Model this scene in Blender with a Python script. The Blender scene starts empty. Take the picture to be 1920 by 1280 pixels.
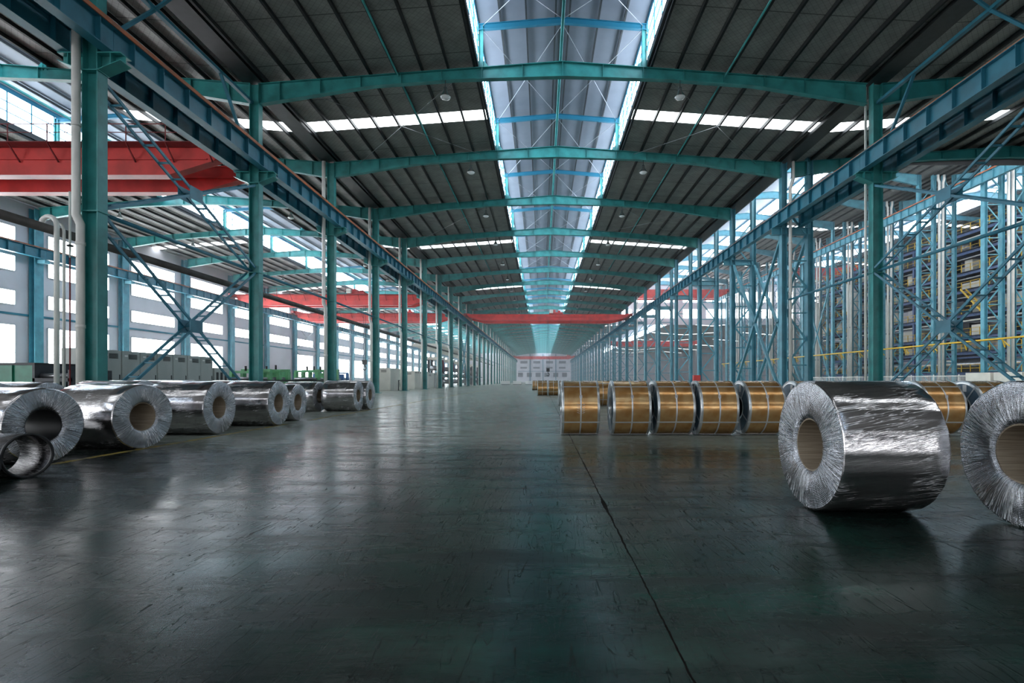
import bpy, math, random
from mathutils import Vector, Matrix
random.seed(7)
C = bpy.context.scene.collection
PI = math.pi
# ------------------------------------------------------------------ grid of the plant
S = 10.67                       # spacing of the portal frames
def FY(n): return 29.6 + (n - 2) * S
XA, XB, XD = -16.65, 19.3, -50.2
XR, XRL = 1.2, -33.4            # ridges of the middle and the left bay
XC0, XC1 = 53.2, 55.3
YEND = 343.0
YB = -26.0
NF = 30
# ------------------------------------------------------------------ materials
def mat(name, col, rough=0.5, metal=0.0, var=0.0, vscale=3.0, bump=0.0, bscale=20.0, spec=0.5, coat=0.0, col2=None):
    m = bpy.data.materials.new(name); m.use_nodes = True
    nt = m.node_tree; b = nt.nodes['Principled BSDF']
    b.inputs['Base Color'].default_value = (*col, 1)
    b.inputs['Roughness'].default_value = rough
    b.inputs['Metallic'].default_value = metal
    b.inputs['Specular IOR Level'].default_value = spec
    b.inputs['Coat Weight'].default_value = coat
    tc = None
    if var > 0 or bump > 0:
        tc = nt.nodes.new('ShaderNodeTexCoord')
    if var > 0:
        n = nt.nodes.new('ShaderNodeTexNoise'); n.inputs['Scale'].default_value = vscale
        n.inputs['Detail'].default_value = 5
        nt.links.new(tc.outputs['Object'], n.inputs['Vector'])
        r = nt.nodes.new('ShaderNodeValToRGB')
        c2 = col2 if col2 else tuple(c * (1 - var) for c in col)
        r.color_ramp.elements[0].color = (*c2, 1); r.color_ramp.elements[0].position = 0.35
        r.color_ramp.elements[1].color = (*col, 1); r.color_ramp.elements[1].position = 0.6
        nt.links.new(n.outputs['Fac'], r.inputs['Fac'])
        nt.links.new(r.outputs['Color'], b.inputs['Base Color'])
    if bump > 0:
        n = nt.nodes.new('ShaderNodeTexNoise'); n.inputs['Scale'].default_value = bscale
        nt.links.new(tc.outputs['Object'], n.inputs['Vector'])
        bp = nt.nodes.new('ShaderNodeBump'); bp.inputs['Strength'].default_value = bump
        bp.inputs['Distance'].default_value = 0.02
        nt.links.new(n.outputs['Fac'], bp.inputs['Height'])
        nt.links.new(bp.outputs['Normal'], b.inputs['Normal'])
    return m
def emit(name, col, strength, base=(0.8, 0.8, 0.8)):
    m = bpy.data.materials.new(name); m.use_nodes = True
    b = m.node_tree.nodes['Principled BSDF']
    b.inputs['Base Color'].default_value = (*base, 1); b.inputs['Roughness'].default_value = 0.35
    b.inputs['Emission Color'].default_value = (*col, 1)
    b.inputs['Emission Strength'].default_value = strength
    return m
WIN_E, LAN_E, SKY_E, BACK_E = 14.0, 12.5, 6.0, 7.5
M = dict(
    teal=mat('teal_paint', (0.040, 0.290, 0.285), 0.42, var=0.35, vscale=1.2),
    tealdk=mat('teal_paint_rafters', (0.016, 0.205, 0.215), 0.42, var=0.3, vscale=0.8),
    blue=mat('blue_paint', (0.030, 0.190, 0.270), 0.42, var=0.3, vscale=1.1),
    bluel=mat('blue_paint_lattice', (0.095, 0.33, 0.42), 0.42, var=0.3, vscale=1.1),
    lblue=mat('lantern_blue_paint', (0.015, 0.14, 0.22), 0.45),
    navy=mat('navy_paint', (0.10, 0.16, 0.34), 0.45, var=0.3),
    red=mat('red_paint', (0.72, 0.055, 0.05), 0.42, var=0.3, vscale=0.8),
    reddk=mat('dark_red_paint', (0.25, 0.02, 0.025), 0.5, var=0.3),
    rust=mat('rusty_rail', (0.50, 0.13, 0.04), 0.6, var=0.5, vscale=1.5, col2=(0.25, 0.12, 0.07)),
    purlin=mat('galvanised_purlin', (0.03, 0.034, 0.037), 0.5, metal=0.3, var=0.3),
    pipe=mat('white_pvc', (0.80, 0.79, 0.75), 0.35, var=0.15, vscale=1.0),
    pipedk=mat('dark_insulated_pipe', (0.10, 0.09, 0.085), 0.45, var=0.4, vscale=1.5),
    steel=mat('bare_steel', (0.35, 0.36, 0.38), 0.35, metal=0.8, var=0.3),
    wall=mat('wall_panel', (0.60, 0.59, 0.64), 0.6, var=0.12, vscale=0.35),
    walld=mat('wall_plain', (0.22, 0.22, 0.24), 0.7, var=0.2, vscale=0.5),
    cabinet=mat('grey_cabinet', (0.42, 0.45, 0.43), 0.4, var=0.1, vscale=1.0),
    cream=mat('cream_cabinet', (0.66, 0.64, 0.57), 0.4, var=0.1, vscale=1.0),
    dark=mat('black_rubber', (0.015, 0.016, 0.018), 0.5),
    green=mat('green_machine', (0.02, 0.22, 0.13), 0.4, var=0.3, vscale=2),
    lgreen=mat('light_green_machine', (0.12, 0.42, 0.18), 0.4, var=0.3, vscale=2),
    mblue=mat('blue_machine', (0.04, 0.16, 0.40), 0.4, var=0.3, vscale=2),
    orange=mat('orange_paint', (0.75, 0.16, 0.05), 0.45, var=0.2),
    yellow=mat('yellow_paint', (0.72, 0.46, 0.03), 0.45, var=0.2),
    yline=mat('worn_yellow_line', (0.38, 0.27, 0.04), 0.6, var=0.8, vscale=4, col2=(0.08, 0.08, 0.06)),
    lamp=mat('lamp_aluminium', (0.55, 0.55, 0.55), 0.25, metal=0.9),
    glassy=mat('lamp_glass', (0.75, 0.77, 0.78), 0.12, spec=0.8),
    darkbox=mat('dark_equipment', (0.035, 0.04, 0.05), 0.5, var=0.4),
    greywin=mat('grey_window_glass', (0.16, 0.17, 0.20), 0.25),
    frame=mat('window_frame', (0.55, 0.57, 0.60), 0.4),
    card=mat('cardboard_core', (0.42, 0.34, 0.25), 0.75, var=0.35, vscale=6),
    paper=mat('white_paper', (0.8, 0.8, 0.78), 0.6),
    lroof=mat('lantern_roof_sheet', (0.17, 0.185, 0.22), 0.45, var=0.12, vscale=0.7),
    win=emit('daylit_window', (0.93, 0.97, 1.0), WIN_E),
    lan=emit('daylit_lantern_glazing', (0.72, 0.86, 1.0), LAN_E),
    backwin=emit('gable_daylight_and_added_panes', (0.95, 0.97, 1.0), BACK_E),  # back wall windows, and light panes added in the tall bay gable
    sky=emit('daylit_rooflight', (0.92, 0.97, 1.0), SKY_E),
)
def nd(nt, t, **kw):
    n = nt.nodes.new('ShaderNode' + t)
    for k, v in kw.items():
        if k in n.inputs: n.inputs[k].default_value = v
        else: setattr(n, k, v)
    return n
def math_n(nt, op, a, b=None, clamp=False):
    n = nt.nodes.new('ShaderNodeMath'); n.operation = op; n.use_clamp = clamp
    for i, v in enumerate((a, b)):
        if v is None: continue
        if isinstance(v, (int, float)): n.inputs[i].default_value = v
        else: nt.links.new(v, n.inputs[i])
    return n.outputs[0]
def polar(nt, ka, kx, kr, twist=0.0):
    """object coords of a coil (axis = local X) -> (angle, axial, radius) vector"""
    tc = nd(nt, 'TexCoord'); sp = nd(nt, 'SeparateXYZ'); nt.links.new(tc.outputs['Object'], sp.inputs[0])
    ang = math_n(nt, 'ARCTAN2', sp.outputs['Z'], sp.outputs['Y'])
    y2 = math_n(nt, 'MULTIPLY', sp.outputs['Y'], sp.outputs['Y']); z2 = math_n(nt, 'MULTIPLY', sp.outputs['Z'], sp.outputs['Z'])
    r = math_n(nt, 'SQRT', math_n(nt, 'ADD', y2, z2))
    a = math_n(nt, 'ADD', ang, math_n(nt, 'MULTIPLY', sp.outputs['X'], twist))
    c = nd(nt, 'CombineXYZ')
    nt.links.new(math_n(nt, 'MULTIPLY', a, ka), c.inputs[0])
    nt.links.new(math_n(nt, 'MULTIPLY', sp.outputs['X'], kx), c.inputs[1])
    nt.links.new(math_n(nt, 'MULTIPLY', r, kr), c.inputs[2])
    return c.outputs[0], r, sp
def coil_material(name, col, rough, face, strength=0.5):
    m = bpy.data.materials.new(name); m.use_nodes = True; nt = m.node_tree
    b = nt.nodes['Principled BSDF']
    b.inputs['Base Color'].default_value = (*col, 1); b.inputs['Metallic'].default_value = 0.92
    b.inputs['Roughness'].default_value = rough
    b.inputs['Coat Weight'].default_value = 0.35; b.inputs['Coat Roughness'].default_value = 0.12
    if face: v, r, sp = polar(nt, 9, 0.5, 1.1)
    else: v, r, sp = polar(nt, 9, 0.9, 0.3, twist=0.30)
    n1 = nd(nt, 'TexNoise', Scale=1.6, Detail=4.0, Roughness=0.6, Distortion=0.15); nt.links.new(v, n1.inputs['Vector'])
    n2 = nd(nt, 'TexNoise', Scale=5.5, Detail=2.0, Distortion=0.3); nt.links.new(v, n2.inputs['Vector'])
    # patches where the wrap is loose
    tc = nd(nt, 'TexCoord'); n3 = nd(nt, 'TexNoise', Scale=2.4, Detail=2.0); nt.links.new(tc.outputs['Object'], n3.inputs['Vector'])
    rp = nd(nt, 'MapRange'); nt.links.new(n3.outputs['Fac'], rp.inputs['Value'])
    rp.inputs['From Min'].default_value = 0.38; rp.inputs['From Max'].default_value = 0.62
    rp.inputs['To Min'].default_value = 0.25; rp.inputs['To Max'].default_value = 1.0
    rid = math_n(nt, 'ABSOLUTE', math_n(nt, 'SUBTRACT', n2.outputs['Fac'], 0.5))
    h = math_n(nt, 'ADD', n1.outputs['Fac'], math_n(nt, 'MULTIPLY', rid, 0.8))
    h = math_n(nt, 'MULTIPLY', h, rp.outputs[0])
    if face:    # faint winding rings
        w = math_n(nt, 'SINE', math_n(nt, 'MULTIPLY', r, 420.0))
        h = math_n(nt, 'ADD', h, math_n(nt, 'MULTIPLY', w, 0.012))
    bp = nd(nt, 'Bump'); bp.inputs['Strength'].default_value = strength; bp.inputs['Distance'].default_value = 0.035
    nt.links.new(h, bp.inputs['Height']); nt.links.new(bp.outputs['Normal'], b.inputs['Normal'])
    nt.links.new(bp.outputs['Normal'], b.inputs['Coat Normal'])
    # sharp creases of the clear film
    n5 = nd(nt, 'TexNoise', Scale=2.6, Detail=2.5, Roughness=0.55, Distortion=0.35 if face else 0.5); nt.links.new(v, n5.inputs['Vector'])
    lin = math_n(nt, 'SUBTRACT', 1.0, math_n(nt, 'MULTIPLY', math_n(nt, 'ABSOLUTE', math_n(nt, 'SUBTRACT', n5.outputs['Fac'], 0.5)), 30.0), clamp=True)
    pm = nd(nt, 'MapRange'); nt.links.new(n3.outputs['Fac'], pm.inputs['Value'])
    pm.inputs['From Min'].default_value = 0.42; pm.inputs['From Max'].default_value = 0.60
    lin = math_n(nt, 'MULTIPLY', lin, pm.outputs[0])
    cr = nd(nt, 'ValToRGB'); cr.color_ramp.elements[0].position = 0.3; cr.color_ramp.elements[1].position = 0.7
    cr.color_ramp.elements[0].color = (*[c * 0.72 for c in col], 1); cr.color_ramp.elements[1].color = (*col, 1)
    nt.links.new(n1.outputs['Fac'], cr.inputs['Fac'])
    mx = nd(nt, 'MixRGB'); mx.inputs[2].default_value = (*((0.85, 0.86, 0.88) if col[0] > 0.3 else (0.3, 0.3, 0.3)), 1)
    nt.links.new(lin, mx.inputs[0]); nt.links.new(cr.outputs['Color'], mx.inputs[1]); nt.links.new(mx.outputs[0], b.inputs['Base Color'])
    nt.links.new(math_n(nt, 'SUBTRACT', 0.95, math_n(nt, 'MULTIPLY', lin, 0.75)), b.inputs['Metallic'])
    nt.links.new(math_n(nt, 'ADD', rough, math_n(nt, 'MULTIPLY', lin, 0.25)), b.inputs['Roughness'])
    return m
M['wrap'] = coil_material('wrapped_steel_side', (0.62, 0.60, 0.61), 0.12, False, 0.11)
M['wrapf'] = coil_material('wrapped_steel_face', (0.50, 0.52, 0.56), 0.22, True, 0.65)
M['sleeve'] = coil_material('dark_wrapped_sleeve', (0.10, 0.095, 0.10), 0.2, False, 0.35)
def core_material():
    m = bpy.data.materials.new('brown_core_board'); m.use_nodes = True; nt = m.node_tree
    b = nt.nodes['Principled BSDF']; b.inputs['Roughness'].default_value = 0.6
    v, r, sp = polar(nt, 14, 0.9, 0.2)
    n = nd(nt, 'TexNoise', Scale=1.8, Detail=6.0, Roughness=0.7); nt.links.new(v, n.inputs['Vector'])
    cr = nd(nt, 'ValToRGB'); cr.color_ramp.elements[0].position = 0.3; cr.color_ramp.elements[1].position = 0.7
    cr.color_ramp.elements[0].color = (0.16, 0.12, 0.085, 1); cr.color_ramp.elements[1].color = (0.52, 0.43, 0.32, 1)
    nt.links.new(n.outputs['Fac'], cr.inputs['Fac']); nt.links.new(cr.outputs['Color'], b.inputs['Base Color'])
    return m
M['card'] = core_material()
def gold_material():
    m = bpy.data.materials.new('bronze_steel_wrap'); m.use_nodes = True; nt = m.node_tree
    b = nt.nodes['Principled BSDF']; b.inputs['Metallic'].default_value = 0.6; b.inputs['Roughness'].default_value = 0.2
    v, r, sp = polar(nt, 1.5, 2.5, 0.1)
    n = nd(nt, 'TexNoise', Scale=2.0, Detail=3.0); nt.links.new(v, n.inputs['Vector'])
    cr = nd(nt, 'ValToRGB'); cr.color_ramp.elements[0].position = 0.35; cr.color_ramp.elements[1].position = 0.65
    cr.color_ramp.elements[0].color = (0.44, 0.22, 0.07, 1); cr.color_ramp.elements[1].color = (0.60, 0.38, 0.17, 1)
    nt.links.new(n.outputs['Fac'], cr.inputs['Fac']); nt.links.new(cr.outputs['Color'], b.inputs['Base Color'])
    bp = nd(nt, 'Bump'); bp.inputs['Strength'].default_value = 0.06; bp.inputs['Distance'].default_value = 0.05
    nt.links.new(n.outputs['Fac'], bp.inputs['Height']); nt.links.new(bp.outputs['Normal'], b.inputs['Normal'])
    return m
M['gold'] = gold_material()
M['gface'] = mat('blue_grey_coil_face', (0.10, 0.17, 0.23), 0.45, metal=0.3, var=0.25, vscale=4)
M['gring'] = mat('zinc_edge_ring', (0.62, 0.65, 0.66), 0.3, metal=0.75, var=0.2, vscale=5)
M['strap'] = mat('steel_strap', (0.66, 0.68, 0.70), 0.35, metal=0.6)
def floor_material():
    m = bpy.data.materials.new('worn_green_floor'); m.use_nodes = True; nt = m.node_tree
    b = nt.nodes['Principled BSDF']; L = nt.links.new; b.inputs['Specular IOR Level'].default_value = 0.12
    tc = nd(nt, 'TexCoord'); sp = nd(nt, 'SeparateXYZ'); L(tc.outputs['Object'], sp.inputs[0])
    n1 = nd(nt, 'TexNoise', Scale=0.33, Detail=7.0, Roughness=0.68, Distortion=0.4); L(tc.outputs['Object'], n1.inputs['Vector'])
    mp = nd(nt, 'Mapping'); mp.inputs['Scale'].default_value = (0.35, 1.6, 1); mp.inputs['Rotation'].default_value = (0, 0, 0.35)
    L(tc.outputs['Object'], mp.inputs['Vector'])
    n2 = nd(nt, 'TexNoise', Scale=1.7, Detail=8.0, Roughness=0.72, Distortion=0.5); L(mp.outputs[0], n2.inputs['Vector'])
    cr = nd(nt, 'ValToRGB'); e = cr.color_ramp.elements
    e[0].position = 0.36; e[0].color = (0.007, 0.013, 0.012, 1)
    e[1].position = 0.66; e[1].color = (0.009, 0.080, 0.056, 1)
    x = e.new(0.5); x.color = (0.009, 0.032, 0.025, 1)
    L(n1.outputs['Fac'], cr.inputs['Fac'])
    cr2 = nd(nt, 'ValToRGB'); e = cr2.color_ramp.elements
    e[0].position = 0.32; e[0].color = (0.45, 0.45, 0.45, 1); e[1].position = 0.68; e[1].color = (1.5, 1.5, 1.5, 1)
    L(n2.outputs['Fac'], cr2.inputs['Fac'])
    mx = nd(nt, 'MixRGB'); mx.blend_type = 'MULTIPLY'; mx.inputs[0].default_value = 1.0
    L(cr.outputs['Color'], mx.inputs[1]); L(cr2.outputs['Color'], mx.inputs[2])
    # left of the joint the coating is greyer
    lf = nd(nt, 'MapRange'); L(sp.outputs['X'], lf.inputs['Value'])
    lf.inputs['From Min'].default_value = -6.0; lf.inputs['From Max'].default_value = 0.6
    lf.inputs['To Min'].default_value = 0.7; lf.inputs['To Max'].default_value = 0.0
    mg = nd(nt, 'MixRGB'); L(lf.outputs[0], mg.inputs[0]); L(mx.outputs[0], mg.inputs[1])
    gy = nd(nt, 'MixRGB'); gy.blend_type = 'MULTIPLY'; gy.inputs[0].default_value = 1.0
    gy.inputs[1].default_value = (0.008, 0.0095, 0.010, 1); L(cr2.outputs['Color'], gy.inputs[2]); L(gy.outputs[0], mg.inputs[2])
    # pale worn concrete; far floor's reflected light put into its colour, rising with distance
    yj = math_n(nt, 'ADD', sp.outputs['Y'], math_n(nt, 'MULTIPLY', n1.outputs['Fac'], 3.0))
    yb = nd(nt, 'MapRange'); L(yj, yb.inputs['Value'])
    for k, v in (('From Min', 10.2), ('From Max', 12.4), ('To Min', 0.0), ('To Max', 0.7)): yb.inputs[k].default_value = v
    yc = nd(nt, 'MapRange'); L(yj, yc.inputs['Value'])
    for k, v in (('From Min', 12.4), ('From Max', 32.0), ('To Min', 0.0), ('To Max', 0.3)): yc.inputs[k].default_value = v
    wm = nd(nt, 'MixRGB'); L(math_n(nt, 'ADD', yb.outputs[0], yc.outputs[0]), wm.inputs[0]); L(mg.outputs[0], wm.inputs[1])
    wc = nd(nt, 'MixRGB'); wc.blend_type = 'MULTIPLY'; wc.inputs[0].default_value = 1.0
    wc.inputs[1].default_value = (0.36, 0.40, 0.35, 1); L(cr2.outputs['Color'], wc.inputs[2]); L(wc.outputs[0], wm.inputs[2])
    # scratches
    mp2 = nd(nt, 'Mapping'); mp2.inputs['Scale'].default_value = (7, 0.6, 1); mp2.inputs['Rotation'].default_value = (0, 0, -0.5)
    L(tc.outputs['Object'], mp2.inputs['Vector'])
    n4 = nd(nt, 'TexNoise', Scale=1.3, Detail=4.0, Distortion=1.8); L(mp2.outputs[0], n4.inputs['Vector'])
    sc = math_n(nt, 'LESS_THAN', math_n(nt, 'ABSOLUTE', math_n(nt, 'SUBTRACT', n4.outputs['Fac'], 0.5)), 0.006)
    # expansion joint at x = 0.63, slightly ragged
    n5 = nd(nt, 'TexNoise', Scale=2.3, Detail=8.0, Roughness=0.75); L(tc.outputs['Object'], n5.inputs['Vector'])
    d = math_n(nt, 'ABSOLUTE', math_n(nt, 'SUBTRACT', math_n(nt, 'ADD', sp.outputs['X'], math_n(nt, 'MULTIPLY', math_n(nt, 'SUBTRACT', n5.outputs['Fac'], 0.5), 0.045)), 0.63))
    n6 = nd(nt, 'TexNoise', Scale=1.1, Detail=2.0); L(tc.outputs['Object'], n6.inputs['Vector'])
    wj = math_n(nt, 'ADD', math_n(nt, 'MULTIPLY', math_n(nt, 'POWER', n6.outputs['Fac'], 5.0), 0.12), 0.0035)
    jt = math_n(nt, 'LESS_THAN', d, wj)
    # joints across the hall
    my = math_n(nt, 'ABSOLUTE', math_n(nt, 'SUBTRACT', math_n(nt, 'MODULO', math_n(nt, 'ADD', sp.outputs['Y'], 2.6), 10.67), 5.0))
    jt2 = math_n(nt, 'MULTIPLY', math_n(nt, 'LESS_THAN', my, 0.006), 0.7)
    al = math_n(nt, 'MAXIMUM', math_n(nt, 'MAXIMUM', jt, math_n(nt, 'MULTIPLY', sc, 0.55)), 0.0)
    dk = nd(nt, 'MixRGB'); L(al, dk.inputs[0]); L(wm.outputs[0], dk.inputs[1]); dk.inputs[2].default_value = (0.006, 0.005, 0.004, 1)
    L(dk.outputs[0], b.inputs['Base Color'])
    rr = nd(nt, 'MapRange'); L(n2.outputs['Fac'], rr.inputs['Value'])
    rr.inputs['From Min'].default_value = 0.3; rr.inputs['From Max'].default_value = 0.7
    rr.inputs['To Min'].default_value = 0.36; rr.inputs['To Max'].default_value = 0.13
    L(math_n(nt, 'MAXIMUM', rr.outputs[0], math_n(nt, 'MULTIPLY', al, 0.9)), b.inputs['Roughness'])
    hh = math_n(nt, 'SUBTRACT', math_n(nt, 'ADD', math_n(nt, 'MULTIPLY', n2.outputs['Fac'], 0.6), math_n(nt, 'MULTIPLY', n1.outputs['Fac'], 0.6)), al)
    bp = nd(nt, 'Bump'); bp.inputs['Strength'].default_value = 0.22; bp.inputs['Distance'].default_value = 0.02
    L(hh, bp.inputs['Height']); L(bp.outputs['Normal'], b.inputs['Normal'])
    return m
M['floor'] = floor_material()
def ceiling_material():
    m = bpy.data.materials.new('insulation_with_wire_net'); m.use_nodes = True; nt = m.node_tree
    b = nt.nodes['Principled BSDF']; L = nt.links.new; b.inputs['Roughness'].default_value = 0.55
    tc = nd(nt, 'TexCoord'); sp = nd(nt, 'SeparateXYZ'); L(tc.outputs['Object'], sp.inputs[0])
    def net(sgn):
        s = math_n(nt, 'ADD', sp.outputs['X'], math_n(nt, 'MULTIPLY', sp.outputs['Y'], sgn))
        return math_n(nt, 'LESS_THAN', math_n(nt, 'PINGPONG', s, 0.16), 0.014)
    a = math_n(nt, 'MAXIMUM', net(1.0), net(-1.0))
    n = nd(nt, 'TexNoise', Scale=0.9, Detail=5.0, Roughness=0.65); L(tc.outputs['Object'], n.inputs['Vector'])
    cr = nd(nt, 'ValToRGB'); cr.color_ramp.elements[0].position = 0.3; cr.color_ramp.elements[1].position = 0.7
    cr.color_ramp.elements[0].color = (0.20, 0.195, 0.19, 1); cr.color_ramp.elements[1].color = (0.33, 0.325, 0.31, 1)
    L(n.outputs['Fac'], cr.inputs['Fac'])
    seam = math_n(nt, 'LESS_THAN', math_n(nt, 'PINGPONG', sp.outputs['Y'], 1.78), 0.03)
    k = math_n(nt, 'MAXIMUM', math_n(nt, 'MULTIPLY', a, 0.4), math_n(nt, 'MULTIPLY', seam, 0.75))
    mx = nd(nt, 'MixRGB'); L(k, mx.inputs[0]); L(cr.outputs[0], mx.inputs[1]); mx.inputs[2].default_value = (0.012, 0.012, 0.013, 1)
    L(mx.outputs[0], b.inputs['Base Color'])
    return m
M['ceil'] = ceiling_material()
# ------------------------------------------------------------------ mesh builder
class MB:
    def __init__(s): s.v = []; s.f = []; s.mi = []; s.sm = []; s.cur = 0
    def quad(s, a, b, c, d, smooth=False):
        i = len(s.v); s.v += [tuple(a), tuple(b), tuple(c), tuple(d)]; s.f.append((i, i+1, i+2, i+3)); s.mi.append(s.cur); s.sm.append(smooth); return s
    def poly8(s, p):
        i = len(s.v); s.v += [tuple(q) for q in p]
        for f in ((0,3,2,1),(4,5,6,7),(0,1,5,4),(1,2,6,5),(2,3,7,6),(3,0,4,7)):
            s.f.append(tuple(i+k for k in f)); s.mi.append(s.cur); s.sm.append(False)
        return s
    def box(s, x0, x1, y0, y1, z0, z1):
        s.poly8([(x0,y0,z0),(x1,y0,z0),(x1,y1,z0),(x0,y1,z0),(x0,y0,z1),(x1,y0,z1),(x1,y1,z1),(x0,y1,z1)]); return s
    def bar(s, p0, p1, w, h, side=None):
        """rectangular bar from p0 to p1; w along side, h along the other"""
        p0 = Vector(p0); p1 = Vector(p1); d = (p1 - p0).normalized()
        sd = Vector(side) if side else (Vector((0,0,1)).cross(d) if abs(d.z) < 0.95 else Vector((1,0,0)))
        sd = (sd - d * sd.dot(d)).normalized(); u = d.cross(sd).normalized()
        a = sd * w / 2; b = u * h / 2
        s.poly8([p0-a-b, p0+a-b, p0+a+b, p0-a+b, p1-a-b, p1+a-b, p1+a+b, p1-a+b]); return s
    def ibar(s, p0, p1, up, depth, width, t=0.03):
        """I-section from p0 to p1, web in the (axis, up) plane"""
        p0 = Vector(p0); p1 = Vector(p1); d = (p1-p0).normalized(); up = Vector(up); up = (up - d*up.dot(d)).normalized()
        sd = d.cross(up).normalized()
        s.bar(p0, p1, t*0.8, depth - 2*t, side=sd)
        for k in (-1, 1):
            o = up * (k*(depth/2 - t/2)); s.bar(p0+o, p1+o, width, t, side=sd)
        return s
    def tube(s, pts, r, n=10, cap=True, smooth=True):
        pts = [Vector(p) for p in pts]; rings = []
        prev = None
        for i, p in enumerate(pts):
            if i == 0: d = pts[1]-p
            elif i == len(pts)-1: d = p-pts[i-1]
            else: d = (pts[i+1]-p).normalized() + (p-pts[i-1]).normalized()
            d.normalize()
            if prev is None:
                u = Vector((0,0,1)).cross(d) if abs(d.z) < 0.9 else Vector((1,0,0)).cross(d)
            else: u = prev - d*prev.dot(d)
            u.normalize(); prev = u; w = d.cross(u)
            b = len(s.v); rr = r[i] if isinstance(r, (list, tuple)) else r
            for k in range(n):
                a = 2*PI*k/n; s.v.append(tuple(p + (u*math.cos(a) + w*math.sin(a))*rr))
            rings.append(b)
        for a, b in zip(rings, rings[1:]):
            for k in range(n):
                s.f.append((a+k, a+(k+1) % n, b+(k+1) % n, b+k)); s.mi.append(s.cur); s.sm.append(smooth)
        if cap:
            s.f.append(tuple(rings[0]+k for k in range(n))[::-1]); s.mi.append(s.cur); s.sm.append(False)
            s.f.append(tuple(rings[-1]+k for k in range(n))); s.mi.append(s.cur); s.sm.append(False)
        return s
    def lathe(s, prof, n=32, axis='z', smooth=True, closed=False, wob=None):
        """prof: list of (r, h)"""
        b = len(s.v); m = len(prof)
        for i, (r, h) in enumerate(prof):
            for k in range(n):
                a = 2*PI*k/n; rr = r + (wob(i, a) if wob else 0)
                if axis == 'z': s.v.append((rr*math.cos(a), rr*math.sin(a), h))
                else: s.v.append((h, rr*math.cos(a), rr*math.sin(a)))
        for i in range(m if closed else m-1):
            j = (i+1) % m
            for k in range(n):
                s.f.append((b+i*n+k, b+i*n+(k+1) % n, b+j*n+(k+1) % n, b+j*n+k)); s.mi.append(s.cur); s.sm.append(smooth)
        return s
    def mesh(s, name, mats):
        me = bpy.data.meshes.new(name); me.from_pydata(s.v, [], s.f)
        for m in (mats if isinstance(mats, (list, tuple)) else [mats]): me.materials.append(m)
        me.polygons.foreach_set('material_index', s.mi); me.polygons.foreach_set('use_smooth', s.sm)
        me.update(); return me
    def build(s, name, mats, parent=None, loc=(0,0,0)):
        return link(name, s.mesh(name, mats), parent, loc)
def link(name, me, parent=None, loc=(0,0,0), rot=None):
    o = bpy.data.objects.new(name, me); C.objects.link(o); o.location = loc
    if rot: o.rotation_euler = rot
    if parent: o.parent = parent
    return o
def tag(o, label, cat, group=None, kind=None):
    o['label'] = label; o['category'] = cat
    if group: o['group'] = group
    if kind: o['kind'] = kind
    return o
def thing(name, label, cat, loc=(0,0,0), rz=0, group=None):
    o = bpy.data.objects.new(name, None); C.objects.link(o); o.location = loc; o.rotation_euler = (0,0,rz)
    o.empty_display_size = 0.2
    return tag(o, label, cat, group)
def struct(name, mb, m, loc=(0,0,0)):
    o = mb.build(name, m, None, loc); o['kind'] = 'structure'; return o
KIDS = {}
def kids(o):
    return [c for c in ALLKIDS.get(o.name, [])]
def dup(root, loc, rz=None, label=None, group=None):
    r = root.copy(); C.objects.link(r); r.location = loc
    if rz is not None: r.rotation_euler = (0,0,rz)
    if label: r['label'] = label
    if group: r['group'] = group
    for ch in list(root.children):
        c = ch.copy(); C.objects.link(c); c.parent = r
        for g in list(ch.children):
            q = g.copy(); C.objects.link(q); q.parent = c
    return r
ORD = ['zeroth','first','second','third','fourth','fifth','sixth','seventh','eighth','ninth','tenth','eleventh','twelfth','thirteenth','fourteenth','fifteenth']
def where(k, last=12):
    """k-th from the camera or None when the photo cannot tell them apart"""
    return ORD[k] + ' from the camera' if k <= last else None
NEAR = 11
WN = [0]
def window_name():
    WN[0] += 1; return 'window_%d' % WN[0]
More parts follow.
